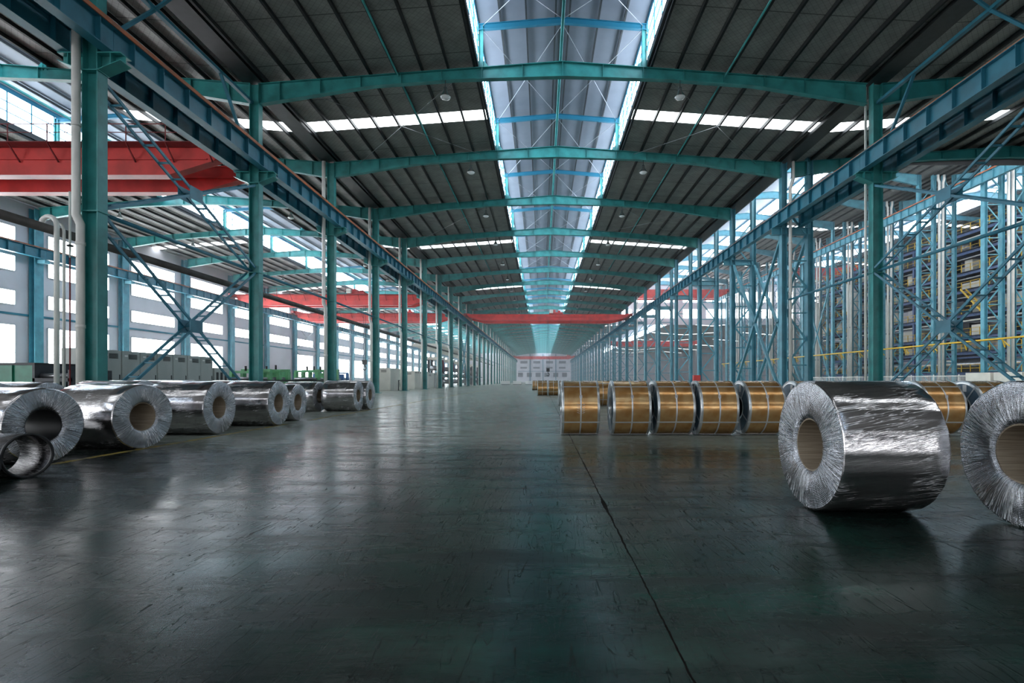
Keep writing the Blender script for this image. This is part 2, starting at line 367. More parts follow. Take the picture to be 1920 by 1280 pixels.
# ------------------------------------------------------------------ shell
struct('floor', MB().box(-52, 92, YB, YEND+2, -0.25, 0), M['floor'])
fl = MB()
for k in range(46):
    y0 = 5.2 + k*1.35
    if k % 9 == 7: continue
    fl.box(-7.36, -7.24, y0, y0+1.3, 0.0, 0.004)
struct('trim_1', fl, M['yline'])
BANDS = [(34.6 + 3*S*k, 35.9 + 3*S*k) for k in range(-1, 10)]
NB = [0]
def cuts(y0, y1):
    """roof segments and rooflight bands between y0 and y1"""
    segs, bs, c = [], [], y0
    for a, b in BANDS:
        if a > y0 and b < y1: segs.append((c, a)); bs.append((a, b)); c = b
    segs.append((c, y1)); return segs, bs
def roof(xe0, xr, xe1, ze, zr, y0, y1, lan0=None, lw=4.95, zc=0.27, lwall=2.45):
    """gable roof with rooflight bands and a raised ridge lantern from lan0"""
    segs, bs = cuts(y0, y1)
    def z(x): return (ze + (zr-ze)*((x-xe0)/(xr-xe0)) if x < xr else ze + (zr-ze)*((xe1-x)/(xe1-xr))) + zc
    def sheet(a, b, ya, yb, m, nm):
        mb = MB(); t = 0.12
        mb.poly8([(a,ya,z(a)),(b,ya,z(b)),(b,yb,z(b)),(a,yb,z(a)),(a,ya,z(a)+t),(b,ya,z(b)+t),(b,yb,z(b)+t),(a,yb,z(a)+t)])
        struct(nm, mb, m)
    cuts_x = [(xe0, xr-lw), (xr+lw, xe1)]
    for a, b in cuts_x:
        for ya, yb in segs: sheet(a, b, ya, yb, M['ceil'], 'ceiling')
        for ya, yb in bs: sheet(a, b, ya, yb, M['sky'], window_name())
    l0 = lan0 if lan0 is not None else y1
    if l0 > y0: 
        for a, b in ((xr-lw, xr), (xr, xr+lw)): sheet(a, b, y0, l0, M['ceil'], 'ceiling')
    if lan0 is None: return
    zb = z(xr-lw); zt = zb + lwall; zz = zt + 0.45
    for sgn in (-1, 1):
        x = xr + sgn*lw
        # glazing of the lantern side, one pane strip for each frame bay
        y = l0
        while y < y1 - 0.5:
            ye = min(y1, l0 + S*(int(round((y-l0)/S))+1))
            struct(window_name(), MB().box(x-0.02, x+0.02, y, ye, zb+0.25, zt), M['lan']); y = ye
        struct('trim_%d' % (2+NB[0]), MB().box(x-0.06, x+0.06, l0, y1, zb-0.12, zb+0.27), M['purlin']); NB[0] += 1
        struct('trim_%d' % (2+NB[0]), MB().box(x-0.05, x+0.05, l0, y1, zt-0.08, zt+0.25), M['lblue']); NB[0] += 1
        fr = MB(); y = l0
        ymax = min(y1, l0+110)
        while y < ymax: fr.box(x-0.05-0.03*sgn, x+0.05-0.03*sgn, y-0.035, y+0.035, zb+0.25, zt); y += S/6
        for zz_ in (zb+0.95, zb+1.65): fr.box(x-0.04-0.05*sgn, x+0.04-0.05*sgn, l0, ymax, zz_-0.03, zz_+0.03)
        struct('trim_%d' % (2+NB[0]), fr, M['lblue']); NB[0] += 1
        a, b = (xr-lw-0.5, xr) if sgn < 0 else (xr, xr+lw+0.5)
        za, zb_ = (zt+0.2, zz+0.2) if sgn < 0 else (zz+0.2, zt+0.2)
        struct('ceiling', MB().quad((a,l0,za),(b,l0,zb_),(b,y1,zb_),(a,y1,za)), M['lroof'])
    struct('wall_lantern_end', MB().box(xr-lw, xr+lw, l0-0.1, l0, zb-0.3, zz+0.2), M['walld'])
    return zt
LAN0 = 24.2  # unseen near roof is kept closed before this to darken the near floor
for a_, r_, b_ in ((XA, XR, XB+0.35), (XD-0.5, XRL, XA)):
    roof(a_, r_, b_, 18.35, 19.65, YB, -6.0, YB+0.2)
    roof(a_, r_, b_, 18.35, 19.65, -6.0, YEND, LAN0)
    struct('wall_lantern_end', MB().box(r_-4.95, r_+4.95, -6.1, -6.0, 19.0, 22.8), M['walld'])
YT0, YT1 = FY(3)+0.6, FY(14)+0.5
roof(XB+0.35, 36.8, 54.3, 18.35, 19.65, YB, FY(3)+0.5, None)
roof(54.3, 71, 88, 18.35, 19.65, YB, FY(3)+0.5, None)
roof(20.2, 37.3, 54.4, 30.2, 31.9, YT0, YT1, YT0+1, 5.2)
roof(54.4, 71.5, 88, 30.2, 31.9, YT0, YT1, YT0+1, 5.2)
roof(XB+0.35, 36.8, 54.3, 18.35, 19.65, YT1, YEND, YT1+1)
roof(54.3, 71, 88, 18.35, 19.65, YT1, YEND, None)
struct('wall_left', MB().box(-51.0, -50.72, YB, YEND, 0, 18.6), M['wall'])
struct('wall_right', MB().box(88, 88.3, YB, YEND, 0, 32), M['walld'])
struct('wall_back', MB().box(-51, 88, YB-0.3, YB, 0, 20.5), M['walld'])
for k in range(18):
    for z0, h in ((2.2, 1.9), (14.4, 1.0)):
        struct(window_name(), MB().box(-49.5+7.5*k, -43.0+7.5*k, YB, YB+0.05, z0, z0+h), M['backwin'])
struct('wall_far', MB().box(-51, 88, YEND, YEND+0.3, 0, 22.5), M['wall'])
struct('wall_gable', MB().box(20.2, 88, YT0-0.1, YT0, 18.4, 34), M['walld'])
for i in range(9):
    struct(window_name(), MB().box(22+7.2*i, 28.2+7.2*i, YT0, YT0+0.06, 20.6, 28.6), M['backwin'])  # unseen panes added to light the camera-facing steel of the tall bay
struct('wall_gable_far', MB().box(20.2, 88, YT1-0.15, YT1, 18.4, 34), M['wall'])
struct('wall_clerestory', MB().box(20.05, 20.2, YT0, YT1, 18.5, 30.6), M['walld'])
# clerestory glazing above the middle roof (tall bay side)
for n in range(3, 14):
    struct(window_name(), MB().box(20.22, 20.26, FY(n)+1.0, FY(n+1)-1.0, 21.5, 24.5), M['win'])
# windows in the left wall
wpane = MB(); wpane.box(0, 0.03, 0, 7.4, 0, 1.5)
def wall_window(h, y0, z0, k, w=7.4):
    mb = MB(); mb.box(0, 0.06, 0, w, 0, h); mb.cur = 1
    for y in (0, w/2, w): mb.box(0.02, 0.13, y-0.035, y+0.035, 0, h)
    mb.box(0.02, 0.12, 0, w, -0.04, 0.04); mb.box(0.02, 0.12, 0, w, h-0.04, h+0.04)
    if h > 2.5: mb.box(0.03, 0.1, 0, w, h*0.42-0.03, h*0.42+0.03)
    return mb.mesh('window', [M['win'], M['frame']])
wm = {h: wall_window(h, 0, 0, 0) for h in (1.35, 1.5, 1.4, 4.6)}
for n in list(range(-3, 0)) + list(range(3, NF)):
    for z0, h in ((14.7, 1.35), (11.75, 1.5), (8.5, 1.4), (2.0, 4.6)):
        if z0 == 2.0 and n in (7, 8): continue
        o = link(window_name(), wm[h], None, (-50.74, FY(n)+1.55, z0)); o['kind'] = 'structure'
struct('trim_90', MB().box(-50.72, -50.6, 30, YEND, 7.55, 7.75), M['blue'])
# windows of the far wall
for x0 in [-14.4 + 8.6*i for i in range(4)]:
    for z0, h, w in ((12.6, 1.7, 4.7), (9.2, 1.1, 4.4)):
        struct(window_name(), MB().box(x0, x0+w, YEND-0.1, YEND-0.02, z0, z0+h), M['greywin'])
for x0 in [-16 + 5.9*i for i in range(6)]:
    struct(window_name(), MB().box(x0, x0+3.3, YEND-0.1, YEND-0.02, 3.6, 6.4), M['greywin'])
for x in (-7.9, 0.7, 9.3): struct('trim_9%d' % int(x+9), MB().box(x-0.25, x+0.25, YEND-0.5, YEND-0.02, 0, 19), M['blue'])
struct('trim_99', MB().box(-16, 19, YEND-0.2, YEND-0.02, 7.2, 7.5), M['blue'])
for i in range(9):
    for z0, h in ((20.5, 2.6), (25.4, 3.0)):
        struct(window_name(), MB().box(22+7.2*i, 27.6+7.2*i, YT1-0.25, YT1-0.16, z0, z0+h), M['win'])
# ------------------------------------------------------------------ purlins, gutters, ties
def purlin_set(xe0, xr, xe1, ze, zr, y0, y1, lw, where_, skip_mid=True):
    z = lambda x: ze + (zr-ze)*((x-xe0)/(xr-xe0)) if x < xr else ze + (zr-ze)*((xe1-x)/(xe1-xr))
    me = {}
    xs = []
    x = xr - lw - 0.15
    while x > xe0 + 0.5: xs.append(x); x -= 1.5
    x = xr + lw + 0.15
    while x < xe1 - 0.5: xs.append(x); x += 1.5
    mb = MB(); mb.box(-0.05, 0.05, y0, y1, 0.0, 0.24); mb.box(-0.035, 0.075, y0, y1, 0, 0.02)
    mesh = mb.mesh('purlin', M['purlin'])
    for x in xs:
        side = 'left' if x < xr else 'right'
        o = link('purlin', mesh, None, (x, 0, z(x)))
        lb = 'long dark steel purlin under the %s slope of the %s' % (side, where_)
        if abs(abs(x-xr)-lw-0.15) < 0.01: lb = 'dark purlin along the %s skylight edge of the %s' % (side, where_)
        tag(o, lb, 'purlin', 'purlins under the %s' % where_)
purlin_set(XA, XR, XB, 18.35, 19.65, 8, YEND, 4.95, 'middle roof')
purlin_set(XD, XRL, XA, 18.35, 19.65, 8, YEND, 4.95, 'left bay roof')
purlin_set(XB, 36.8, 54.3, 18.35, 19.65, 12, FY(3)+0.4, 0.5, 'low right roof')
purlin_set(20.2, 37.3, 54.4, 30.2, 31.9, YT0+1, YT1-0.5, 5.2, 'tall right bay roof')
purlin_set(54.4, 71.5, 88, 30.2, 31.9, YT0+1, YT1-0.5, 5.2, 'tall roof over the furnace line')
lp = MB().box(-0.05, 0.05, LAN0, YEND, 0, 0.2).mesh('lantern_purlin', M['purlin'])
for xc, nm in ((XR, 'middle'), (XRL, 'left')):
    for dx in (-3.6, -2.1, -0.4, 0.4, 2.1, 3.6):
        o = link('lantern_purlin', lp, None, (xc+dx, 0, 21.98 + 0.45*(1-abs(dx)/4.95)))
        tag(o, 'thin dark purlin under the %s half of the pale %s skylight roof' % ('left' if dx < 0 else 'right', nm), 'purlin', 'purlins under the %s skylight roof' % nm)
for x, nm in ((XA, 'left'), (XB, 'right')):
    y1 = YEND
    mb = MB(); w = 0.55
    mb.box(x-w, x+w, 8, y1, 18.37, 18.42); mb.box(x-w, x-w+0.05, 8, y1, 18.4, 18.6); mb.box(x+w-0.05, x+w, 8, y1, 18.4, 18.6)
    tag(mb.build('valley_gutter', M['purlin']), 'dark valley gutter running above the %s column row' % nm, 'gutter')
tag(MB().tube([(XR-0.12, 20, 19.75), (XR-0.12, YEND-1, 19.75)], 0.085, 8).build('ridge_tie', M['teal']), 'teal tie tube running under the middle of the main skylight', 'tie tube')
tag(MB().tube([(XRL, 20, 19.75), (XRL, YEND-1, 19.75)], 0.085, 8).build('ridge_tie', M['teal']), 'teal tie tube running under the left bay skylight', 'tie tube')
for x, nm in ((-8.3, 'left'), (10.6, 'right')):
    zz = 18.35 + 1.3*(1-abs(x-XR)/17.9)
    tag(MB().tube([(x, 14, zz-0.12), (x, YEND-1, zz-0.12)], 0.06, 6).build('roof_tie', M['teal']), 'thin teal tie tube under the %s slope of the middle roof' % nm, 'tie tube')
# ------------------------------------------------------------------ rafters
def rafter_profile(xa, xr, xb, zh, zr, k=1.0):
    def top(x): return zh + (zr-zh)*(x-xa)/(xr-xa) if x < xr else zh + (zr-zh)*(xb-x)/(xb-xr)
    def dep(x):
        d = min(x-xa, xb-x)
        if d < 6.5: return (1.18 + (0.62-1.18)*d/6.5)*k
        m = (xr-xa if x < xr else xb-xr)
        if d < m-6: return 0.62*k
        return (0.62 + (0.88-0.62)*(d-(m-6))/6.0)*k
    return top, dep
def rafter_mesh(xa, xr, xb, zh, zr, m, k=1.0):
    top, dep = rafter_profile(xa, xr, xb, zh, zr, k)
    xs = sorted(set([xa, xa+3.2, xa+6.5, xr-6, xr-3, xr, xr+3, xr+6, xb-6.5, xb-3.2, xb]))
    mb = MB()
    for a, b in zip(xs, xs[1:]):
        ta, tb, ba, bb = top(a), top(b), top(a)-dep(a), top(b)-dep(b)
        def slab(y, z0a, z1a, z0b, z1b):
            mb.poly8([(a,-y,z0a),(b,-y,z0b),(b,y,z0b),(a,y,z0a),(a,-y,z1a),(b,-y,z1b),(b,y,z1b),(a,y,z1a)])
        slab(0.012, ba, ta, bb, tb); slab(0.17, ta-0.03, ta, tb-0.03, tb); slab(0.17, ba, ba+0.03, bb, bb+0.03)
    return mb.mesh('rafter', m)
def stiff_mesh(h, m, w=0.155):
    return MB().box(-0.012, 0.012, -w, w, 0, h).mesh('stiffener', m)
def add_rafters(xa, xr, xb, zh, zr, ns, desc, group, m, nst=7, near=8, k=1.0, off=0):
    me = rafter_mesh(xa, xr, xb, zh, zr, m, k)
    top, dep = rafter_profile(xa, xr, xb, zh, zr, k)
    proto = None
    for i, n in enumerate(ns):
        w = where(i+1+off, 12)
        lb = ('%s, %s' % (desc, w)) if w else 'distant ' + desc + ' near the far end'
        o = link('rafter', me, None, (0, FY(n), 0)); tag(o, lb, 'rafter', group)
        if i < near:
            for j in range(nst*2+1):
                x = xr + (j-nst) * ((xb-xa)/2-1.2)/nst
                if j == nst: x = xr
                h = dep(x) - 0.04
                key = (round(h, 2), m.name)
                if key not in SM: SM[key] = stiff_mesh(h, m)
                s = link('stiffener', SM[key], o, (x, 0, top(x)-dep(x)+0.02))
SM = {}
add_rafters(XA+0.41, XR, XB-0.56, 18.35, 19.63, range(2, NF+1), 'tapered teal rafter across the middle bay', 'middle bay rafters', M['teal'])
add_rafters(XD+0.2, XRL, XA-0.17, 18.35, 19.63, range(2, NF+1), 'tapered teal rafter across the left bay', 'left bay rafters', M['teal'], near=6)
add_rafters(XB+0.3, 36.8, 54.2, 18.35, 19.63, (2, 3), 'dark teal rafter reaching right from the right columns', 'low right bay rafters', M['tealdk'], near=2, nst=6)
add_rafters(20.9, 37.3, 53.3, 30.2, 31.85, range(4, 15), 'blue-green rafter high under the tall right bay roof', 'tall bay rafters', M['bluel'], near=0, k=1.3)
add_rafters(57.9, 71.5, 88, 30.2, 31.85, range(5, 15), 'blue-green rafter high over the furnace line', 'furnace bay rafters', M['bluel'], near=0, k=1.3)
# ------------------------------------------------------------------ lantern frames
def lantern_proto(xc, n, lb):
    t = thing('skylight_frame', lb, 'skylight frame', (xc, FY(n), 0))
    zb = 19.15; zt = 21.75
    pm = MB().ibar((0,0,zb), (0,0,zt), (1,0,0), 0.26, 0.2, 0.02).mesh('post', M['teal'])
    for sg in (-1, 1): link('post', pm, t, (sg*4.72, 0, 0))
    mb = MB()
    for sg in (-1, 1): mb.ibar((sg*4.95,0,zt-0.12), (0,0,zt+0.28), (0,0,1), 0.34, 0.2, 0.025)
    mb.build('crossbeam', M['lblue'], t)
    gm = MB().poly8 if False else None
    g = MB()
    g.poly8([(0,-.015,0),(0.5,-.015,0),(0.5,.015,0),(0,.015,0),(0,-.015,0.5),(0.06,-.015,0.5),(0.06,.015,0.5),(0,.015,0.5)])
    gme = g.mesh('gusset', M['teal'])
    link('gusset', gme, t, (-4.6, 0, 19.2)); link('gusset', gme, t, (4.6, 0, 19.2), (0, 0, PI))
    return t
for xc, nm in ((XR, 'middle'), (XRL, 'left')):
    base = '%s skylight frame of two posts and a blue crossbeam' % nm
    p = lantern_proto(xc, 2, base + ', first from the camera')
    p['group'] = nm + ' skylight frames'
    for n in range(3, NF+1):
        w = where(n-1); lb = base + ', ' + w if w else 'distant ' + base
        dup(p, (xc, FY(n), 0), 0, lb)
# bracing rods under the skylight and slopes
def rods(pairs, lb, grp=None, r=0.018):
    t = thing('bracing_rods', lb, 'bracing', pairs[0][0])
    o = Vector(pairs[0][0])
    for a, b in pairs: MB().tube([Vector(a)-o, Vector(b)-o], r, 5).build('rod', M['steel'], t)
for n in range(1, 8):
    y0, y1 = FY(n)+0.2 if n > 1 else LAN0+0.2, FY(n+1)-0.2
    rods([((XR-4.6, y0, 21.6), (XR, y1, 22.0)), ((XR, y0, 22.0), (XR-4.6, y1, 21.6)), ((XR, y0, 22.0), (XR+4.6, y1, 21.6)), ((XR+4.6, y0, 21.6), (XR, y1, 22.0))],
         'crossed rods under the middle skylight roof, %s frame bay from the camera' % ORD[n])
for n in (2, 4, 7):
    for sg in (-1, 1):
        xe = XR+sg*15.5; xm = XR+sg*6
        rods([((xe, FY(n)+.2, 18.2), (xm, FY(n+1)-.2, 18.95)), ((xm, FY(n)+.2, 18.95), (xe, FY(n+1)-.2, 18.2))],
             'crossed rods under the %s slope of the middle roof, %s frame bay' % ('left' if sg < 0 else 'right', ORD[n]))
# ------------------------------------------------------------------ main columns
def i_column(lb, group, out=1, up=True):
    """H column with crane corbels on both sides; local origin at its base"""
    t = thing('steel_column', lb, 'column', (0,0,0), 0, group)
    MB().ibar((0,0,0.04), (0,0,12.65), (1,0,0), 0.58, 0.44, 0.035).build('lower_shaft', M['teal'], t)
    MB().ibar((0,0,12.65), (0,0,18.33), (1,0,0), 0.54, 0.42, 0.03).build('upper_shaft', M['teal'], t)
    MB().box(-0.5, 0.5, -0.4, 0.4, 0, 0.04).build('base_plate', M['teal'], t)
    for sg in (-1, 1):
        c = MB(); x0 = sg*0.29; x1 = sg*1.15
        c.poly8([(x0,-.015,12.60),(x1,-.015,12.95),(x1,.015,12.95),(x0,.015,12.60),(x0,-.015,13.22),(x1,-.015,13.22),(x1,.015,13.22),(x0,.015,13.22)])
        a, b = min(x0, x1), max(x0, x1)
        c.box(a, b, -0.26, 0.26, 13.20, 13.24)
        c.poly8([(x0,-.26,12.58),(x1,-.26,12.93),(x1,.26,12.93),(x0,.26,12.58),(x0,-.26,12.61),(x1,-.26,12.96),(x1,.26,12.96),(x0,.26,12.61)])
        c.box(sg*0.78-0.012, sg*0.78+0.012, -0.25, 0.25, 12.8, 13.22)
        c.build('corbel', M['teal'], t)
    for z in (7.45, 12.6):
        MB().box(-0.34, 0.34, -0.25, 0.25, z-0.02, z+0.02).build('stiffener_plate', M['teal'], t)
    return t
def i_column_far():
    mb = MB(); mb.ibar((0,0,0), (0,0,18.33), (1,0,0), 0.68, 0.5, 0.035)
    mb.box(-1.15, 1.15, -0.25, 0.25, 12.9, 13.24)
    return mb.mesh('steel_column', M['teal'])
CX = 0.12
colA = i_column('large teal column at the left edge beside the grey electrical cabinets', 'left row columns')
colA.location = (XA+CX, FY(1), 0)
farcol = i_column_far()
for n in range(2, NF+1):
    w = where(n); lb = ('teal I-section column, %s in the left row' % w) if w else 'distant teal column near the far end of the left row'
    if n <= NEAR: dup(colA, (XA+CX, FY(n), 0), 0, lb)
    else: tag(link('steel_column', farcol, None, (XA, FY(n), 0)), lb, 'column', 'left row columns')
dup(colA, (XB, FY(1), 0), 0, 'teal column of the right row just outside the right edge of the view', 'right row solid columns')
dup(colA, (XB, FY(2), 0), 0, 'solid bright teal column standing behind the big wrapped coil on the right', 'right row solid columns')
# ------------------------------------------------------------------ lattice columns
def lattice(lb, group, x0, x1, top0, top1, m, step=2.05, cat='lattice column', topz=None, deep=0.42, girder=True):
    t = thing('lattice_column', lb, cat, (0,0,0), 0, group)
    for x, tp in ((x0, top0), (x1, top1)):
        MB().ibar((x,0,0), (x,0,tp), (1,0,0), deep, 0.5, 0.03).build('chord', m, t)
    w = x1-x0-deep; L = math.hypot(w, step)
    dm = {}
    for s in (1, -1):
        dm[s] = MB().bar((-s*w/2, 0, -step/2), (s*w/2, 0, step/2), 0.1, 0.13, side=(0,1,0)).mesh('diagonal_brace', m)
    hm = MB().bar((-w/2,0,0), (w/2,0,0), 0.12, 0.1, side=(0,1,0)).mesh('strut', m)
    z = 0.4; k = 0; xc = (x0+x1)/2
    lim = min(top0, top1, topz or 99)
    while z + step < lim:
        link('diagonal_brace', dm[1 if k % 2 else -1], t, (xc, 0, z+step/2))
        link('strut', hm, t, (xc, 0, z)); z += step; k += 1
    if girder:
        MB().ibar((x0-0.9,0,12.95), (x1,0,12.95), (0,0,1), 0.55, 0.45, 0.03).build('crane_bracket', m, t)
    return t
def lattice_far(x0, x1, top0, top1, m, step=2.05, deep=0.42, bracket=True):
    mb = MB()
    for x, tp in ((x0, top0), (x1, top1)): mb.ibar((x,0,0), (x,0,tp), (1,0,0), deep, 0.5, 0.03)
    z = 0.4; k = 0
    a, b = x0+deep/2, x1-deep/2
    while z+step < min(top0, top1):
        s = (a, b) if k % 2 else (b, a)
        mb.bar((s[0],0,z), (s[1],0,z+step), 0.1, 0.13, side=(0,1,0)); mb.bar((a,0,z), (b,0,z), 0.12, 0.1, side=(0,1,0)); z += step; k += 1
    if bracket: mb.box(x0-0.9, x1, -0.22, 0.22, 12.7, 13.24)
    return mb.mesh('lattice_column', m)
xb0, xb1 = 18.97, 21.0
pB = lattice('blue-green lattice column of two chords, nearest in the right row', 'right row lattice columns', xb0, xb1, 18.3, 30.2, M['bluel'])
pB.location = (0, FY(3), 0)
# above the crane bracket the two chords of the tall columns are laced as well
farB = lattice_far(xb0, xb1, 18.3, 30.2, M['bluel']); farBlow = lattice_far(xb0, xb1, 18.3, 18.3, M['bluel'])
for n in range(4, NF+1):
    w = where(n-2); lb = ('blue-green lattice column, %s in the right row' % w) if w else 'distant blue-green lattice column near the far end of the right row'
    if n <= 9: dup(pB, (0, FY(n), 0), 0, lb)
    else: tag(link('lattice_column', farB if n <= 14 else farBlow, None, (0, FY(n), 0)), lb, 'lattice column', 'right row lattice columns')
pC = lattice('wide blue-green lattice column at the right edge of the furnace line row', 'furnace row lattice columns', 53.2, 55.3, 30.2, 30.2, M['bluel'], 2.0, girder=False)
pC.location = (0, FY(5), 0)
pC2 = lattice('slimmer lattice column behind the white pipe pair at the right edge', 'furnace row rear lattice columns', 56.7, 58.2, 30.2, 30.2, M['bluel'], 1.7, girder=False, deep=0.36)
pC2.location = (0, FY(5), 0)
fC = lattice_far(53.2, 55.3, 30.2, 30.2, M['bluel'], bracket=False); fC2 = lattice_far(56.7, 58.2, 30.2, 30.2, M['bluel'], 1.7, 0.36, bracket=False)
for n in range(6, 15):
    w = ORD[n-4] + ' from the right edge'
    if n <= 8:
        dup(pC, (0, FY(n), 0), 0, 'wide lattice column of the furnace line row, ' + w)
        dup(pC2, (0, FY(n), 0), 0, 'slimmer rear lattice column of the furnace line row, ' + w)
    else:
        tag(link('lattice_column', fC, None, (0, FY(n), 0)), 'wide lattice column of the furnace line row, ' + w, 'lattice column', 'furnace row lattice columns')
        tag(link('lattice_column', fC2, None, (0, FY(n), 0)), 'slimmer rear lattice column of the furnace line row, ' + w, 'lattice column', 'furnace row rear lattice columns')
# ------------------------------------------------------------------ left wall columns
wc = MB(); wc.ibar((0,0,0), (0,0,18.2), (1,0,0), 0.6, 0.9, 0.04); wc.box(0.2, 1.1, -0.25, 0.25, 12.85, 13.2)
wcm = wc.mesh('wall_column', M['bluel'])
for n in range(4, NF+1):
    w = where(n-3); lb = ('blue-green column against the left wall between windows, ' + w) if w else 'distant column against the left wall'
    tag(link('wall_column', wcm, None, (-50.3, FY(n), 0)), lb, 'column', 'left wall columns')
# ------------------------------------------------------------------ crane girders, one per span
def girder_set(x, ns, side, desc, group, m, rail=True, zb=13.25, zt=14.2, near=9, nst=7, flip=1, orange=False):
    L = S
    bm = MB(); bm.ibar((0,0.01,(zb+zt)/2), (0,L-0.01,(zb+zt)/2), (0,0,1), zt-zb, 0.42, 0.03); bme = bm.mesh('girder_beam', m)
    rme = MB().box(-0.035, 0.035, 0, L, zt, zt+0.05).box(-0.02, 0.02, 0, L, zt+0.05, zt+0.10).box(-0.045, 0.045, 0, L, zt+0.10, zt+0.16).mesh('rail', M['rust'])
    sme = MB().box(-0.2, 0.2, -0.012, 0.012, zb+0.03, zt-0.03).mesh('stiffener', m)
    ome = MB().box(flip*0.21, flip*0.21+flip*0.05, 0, L, zt-0.03, zt+0.13).mesh('conductor_rail', M['rust']) if orange else None
    fm = MB(); fm.ibar((0,0.01,(zb+zt)/2), (0,L-0.01,(zb+zt)/2), (0,0,1), zt-zb, 0.42, 0.03)
    for k in range(nst): fm.box(-0.2, 0.2, (k+.5)*L/nst-.012, (k+.5)*L/nst+.012, zb+.03, zt-.03)
    if orange: fm.cur = 1; fm.box(min(flip*.21, flip*.26), max(flip*.21, flip*.26), 0, L, zt-0.03, zt+0.13); fm.cur = 0
    if rail: fm.cur = 1; fm.box(-0.04, 0.04, 0, L, zt, zt+0.16)
    fme = fm.mesh('crane_girder', [m, M['rust']])
    for i, n in enumerate(ns):
        w = where(i+1); lb = '%s, span %s' % (desc, w) if w else 'distant span of the ' + desc
        if i < near:
            t = thing('crane_girder', lb, 'crane girder', (x, FY(n), 0), 0, group)
            link('girder_beam', bme, t)
            if rail:
                r = link('rail', rme, t); r['label'] = 'rusty orange crane rail'
            if orange: link('conductor_rail', ome, t)['label'] = 'orange conductor rail'
            for k in range(nst): link('stiffener', sme, t, (0, (k+.5)*L/nst, 0))
        else: tag(link('crane_girder', fme, None, (x, FY(n), 0)), lb, 'crane girder', group)
girder_set(-15.85, range(0, NF), 'r', 'inner left blue crane girder', 'inner left crane girder spans', M['blue'], orange=True)
girder_set(-17.45, range(0, NF), 'l', 'outer left dark blue crane girder', 'outer left crane girder spans', M['blue'])
girder_set(18.4, range(0, NF), 'l', 'inner right blue crane girder', 'inner right crane girder spans', M['blue'], rail=True)
girder_set(20.2, range(0, 3), 'r', 'outer right dark blue crane girder', 'outer right crane girder spans', M['blue'], rail=False)
girder_set(-49.3, range(3, NF), 'r', 'blue crane girder along the left wall windows', 'left wall crane girder spans', M['blue'], near=4)
girder_set(52.4, range(4, 14), 'l', 'high furnace row crane girder with orange rail', 'furnace row crane girder spans', M['bluel'], zb=24.7, zt=25.85, near=5, orange=True, flip=-1)
# walkway plates between the paired girders
for x, nm, n0, n1 in ((XA, 'left', 0, NF), (XB, 'right', 0, 3)):
    for n in range(n0, n1):
        mb = MB(); mb.box(x-0.55, x-0.34, FY(n), FY(n+1), 14.12, 14.16); mb.box(x+0.34, x+0.55, FY(n), FY(n+1), 14.12, 14.16)
        w = where(n-n0+1)
        tag(mb.build('walkway_plate', M['purlin']), ('dark walkway plates between the %s crane girders, span %s' % (nm, w)) if w else 'distant dark walkway plates between the %s crane girders' % nm, 'walkway', nm + ' girder walkways')
# longitudinal struts at mid height
sm = MB().tube([(0,0.3,0), (0,S-0.3,0)], 0.085, 8).mesh('column_strut', M['blue'])
for x, nm, ns in ((XA, 'left', range(1, NF)), (XB, 'right', range(1, 3))):
    for i, n in enumerate(ns):
        w = where(i+1)
        tag(link('column_strut', sm, None, (x, FY(n), 7.55)), ('thin strut joining the %s columns at mid height, span %s' % (nm, w)) if w else 'distant thin strut joining the %s columns' % nm, 'strut', nm + ' row struts')
# ------------------------------------------------------------------ ladder cross braces
def ladder_brace(x, y0, y1, z0, z1, lb, m, wd=0.5, th=0.12, rungs=11):
    t = thing('cross_brace', lb, 'cross brace', (x, y0, z0))
    for a, b in (((0,0,0), (0,y1-y0,z1-z0)), ((0,0,z1-z0), (0,y1-y0,0))):
        a = Vector(a); b = Vector(b); mb = MB()
        for s in (-1, 1):
            o = Vector((s*wd/2, 0, 0)); mb.bar(a+o, b+o, 0.06, th, side=(1,0,0))
        d = mb.build('diagonal_brace', m, t)
        rme = MB().bar((-wd/2,0,0), (wd/2,0,0), 0.09, 0.07, side=(0,1,0)).mesh('rung', m)
        for k in range(1, rungs+1):
            link('rung', rme, d, a.lerp(b, k/(rungs+1)))
    for s in (-1, 1):
        MB().box(s*(wd/2+0.03)-0.01, s*(wd/2+0.03)+0.01, -0.45, 0.45, -0.3, 0.3).build('gusset_plate', m, t, (0, (y1-y0)/2, (z1-z0)/2))
    return t
Y1, Y2 = FY(1)+0.3, FY(2)-0.3
ladder_brace(XA, Y1, Y2, 0.2, 7.4, 'lower ladder-like cross brace between the two nearest left columns', M['blue'])
ladder_brace(XA, Y1, Y2, 7.7, 12.4, 'upper ladder-like cross brace between the two nearest left columns', M['blue'])
ladder_brace(XB, Y1, Y2, 0.2, 7.4, 'lower ladder-like cross brace right of the solid right column', M['blue'])
ladder_brace(XB, Y1, Y2, 7.7, 12.4, 'upper ladder-like cross brace right of the solid right column', M['blue'])
def portal(x, nm):
    t = thing('portal_brace', 'blue strut with slanting legs above the %s crane girder between the two nearest columns' % nm, 'brace', (x, FY(1), 17.2))
    MB().bar((0, 0.2, 0), (0, S-0.2, 0), 0.2, 0.16).build('strut', M['blue'], t)
    for a, b in (((0, 3.1, 0), (0, 0.7, -2.8)), ((0, S-3.1, 0), (0, S-0.9, -2.8))):
        MB().bar(a, b, 0.14, 0.12).build('slanting_leg', M['blue'], t)
    MB().bar((0, 3.1, 0), (1.6 if x < 0 else -1.6, 3.1, 1.15), 0.12, 0.1).build('knee', M['blue'], t)
portal(XA, 'left'); portal(XB, 'right')
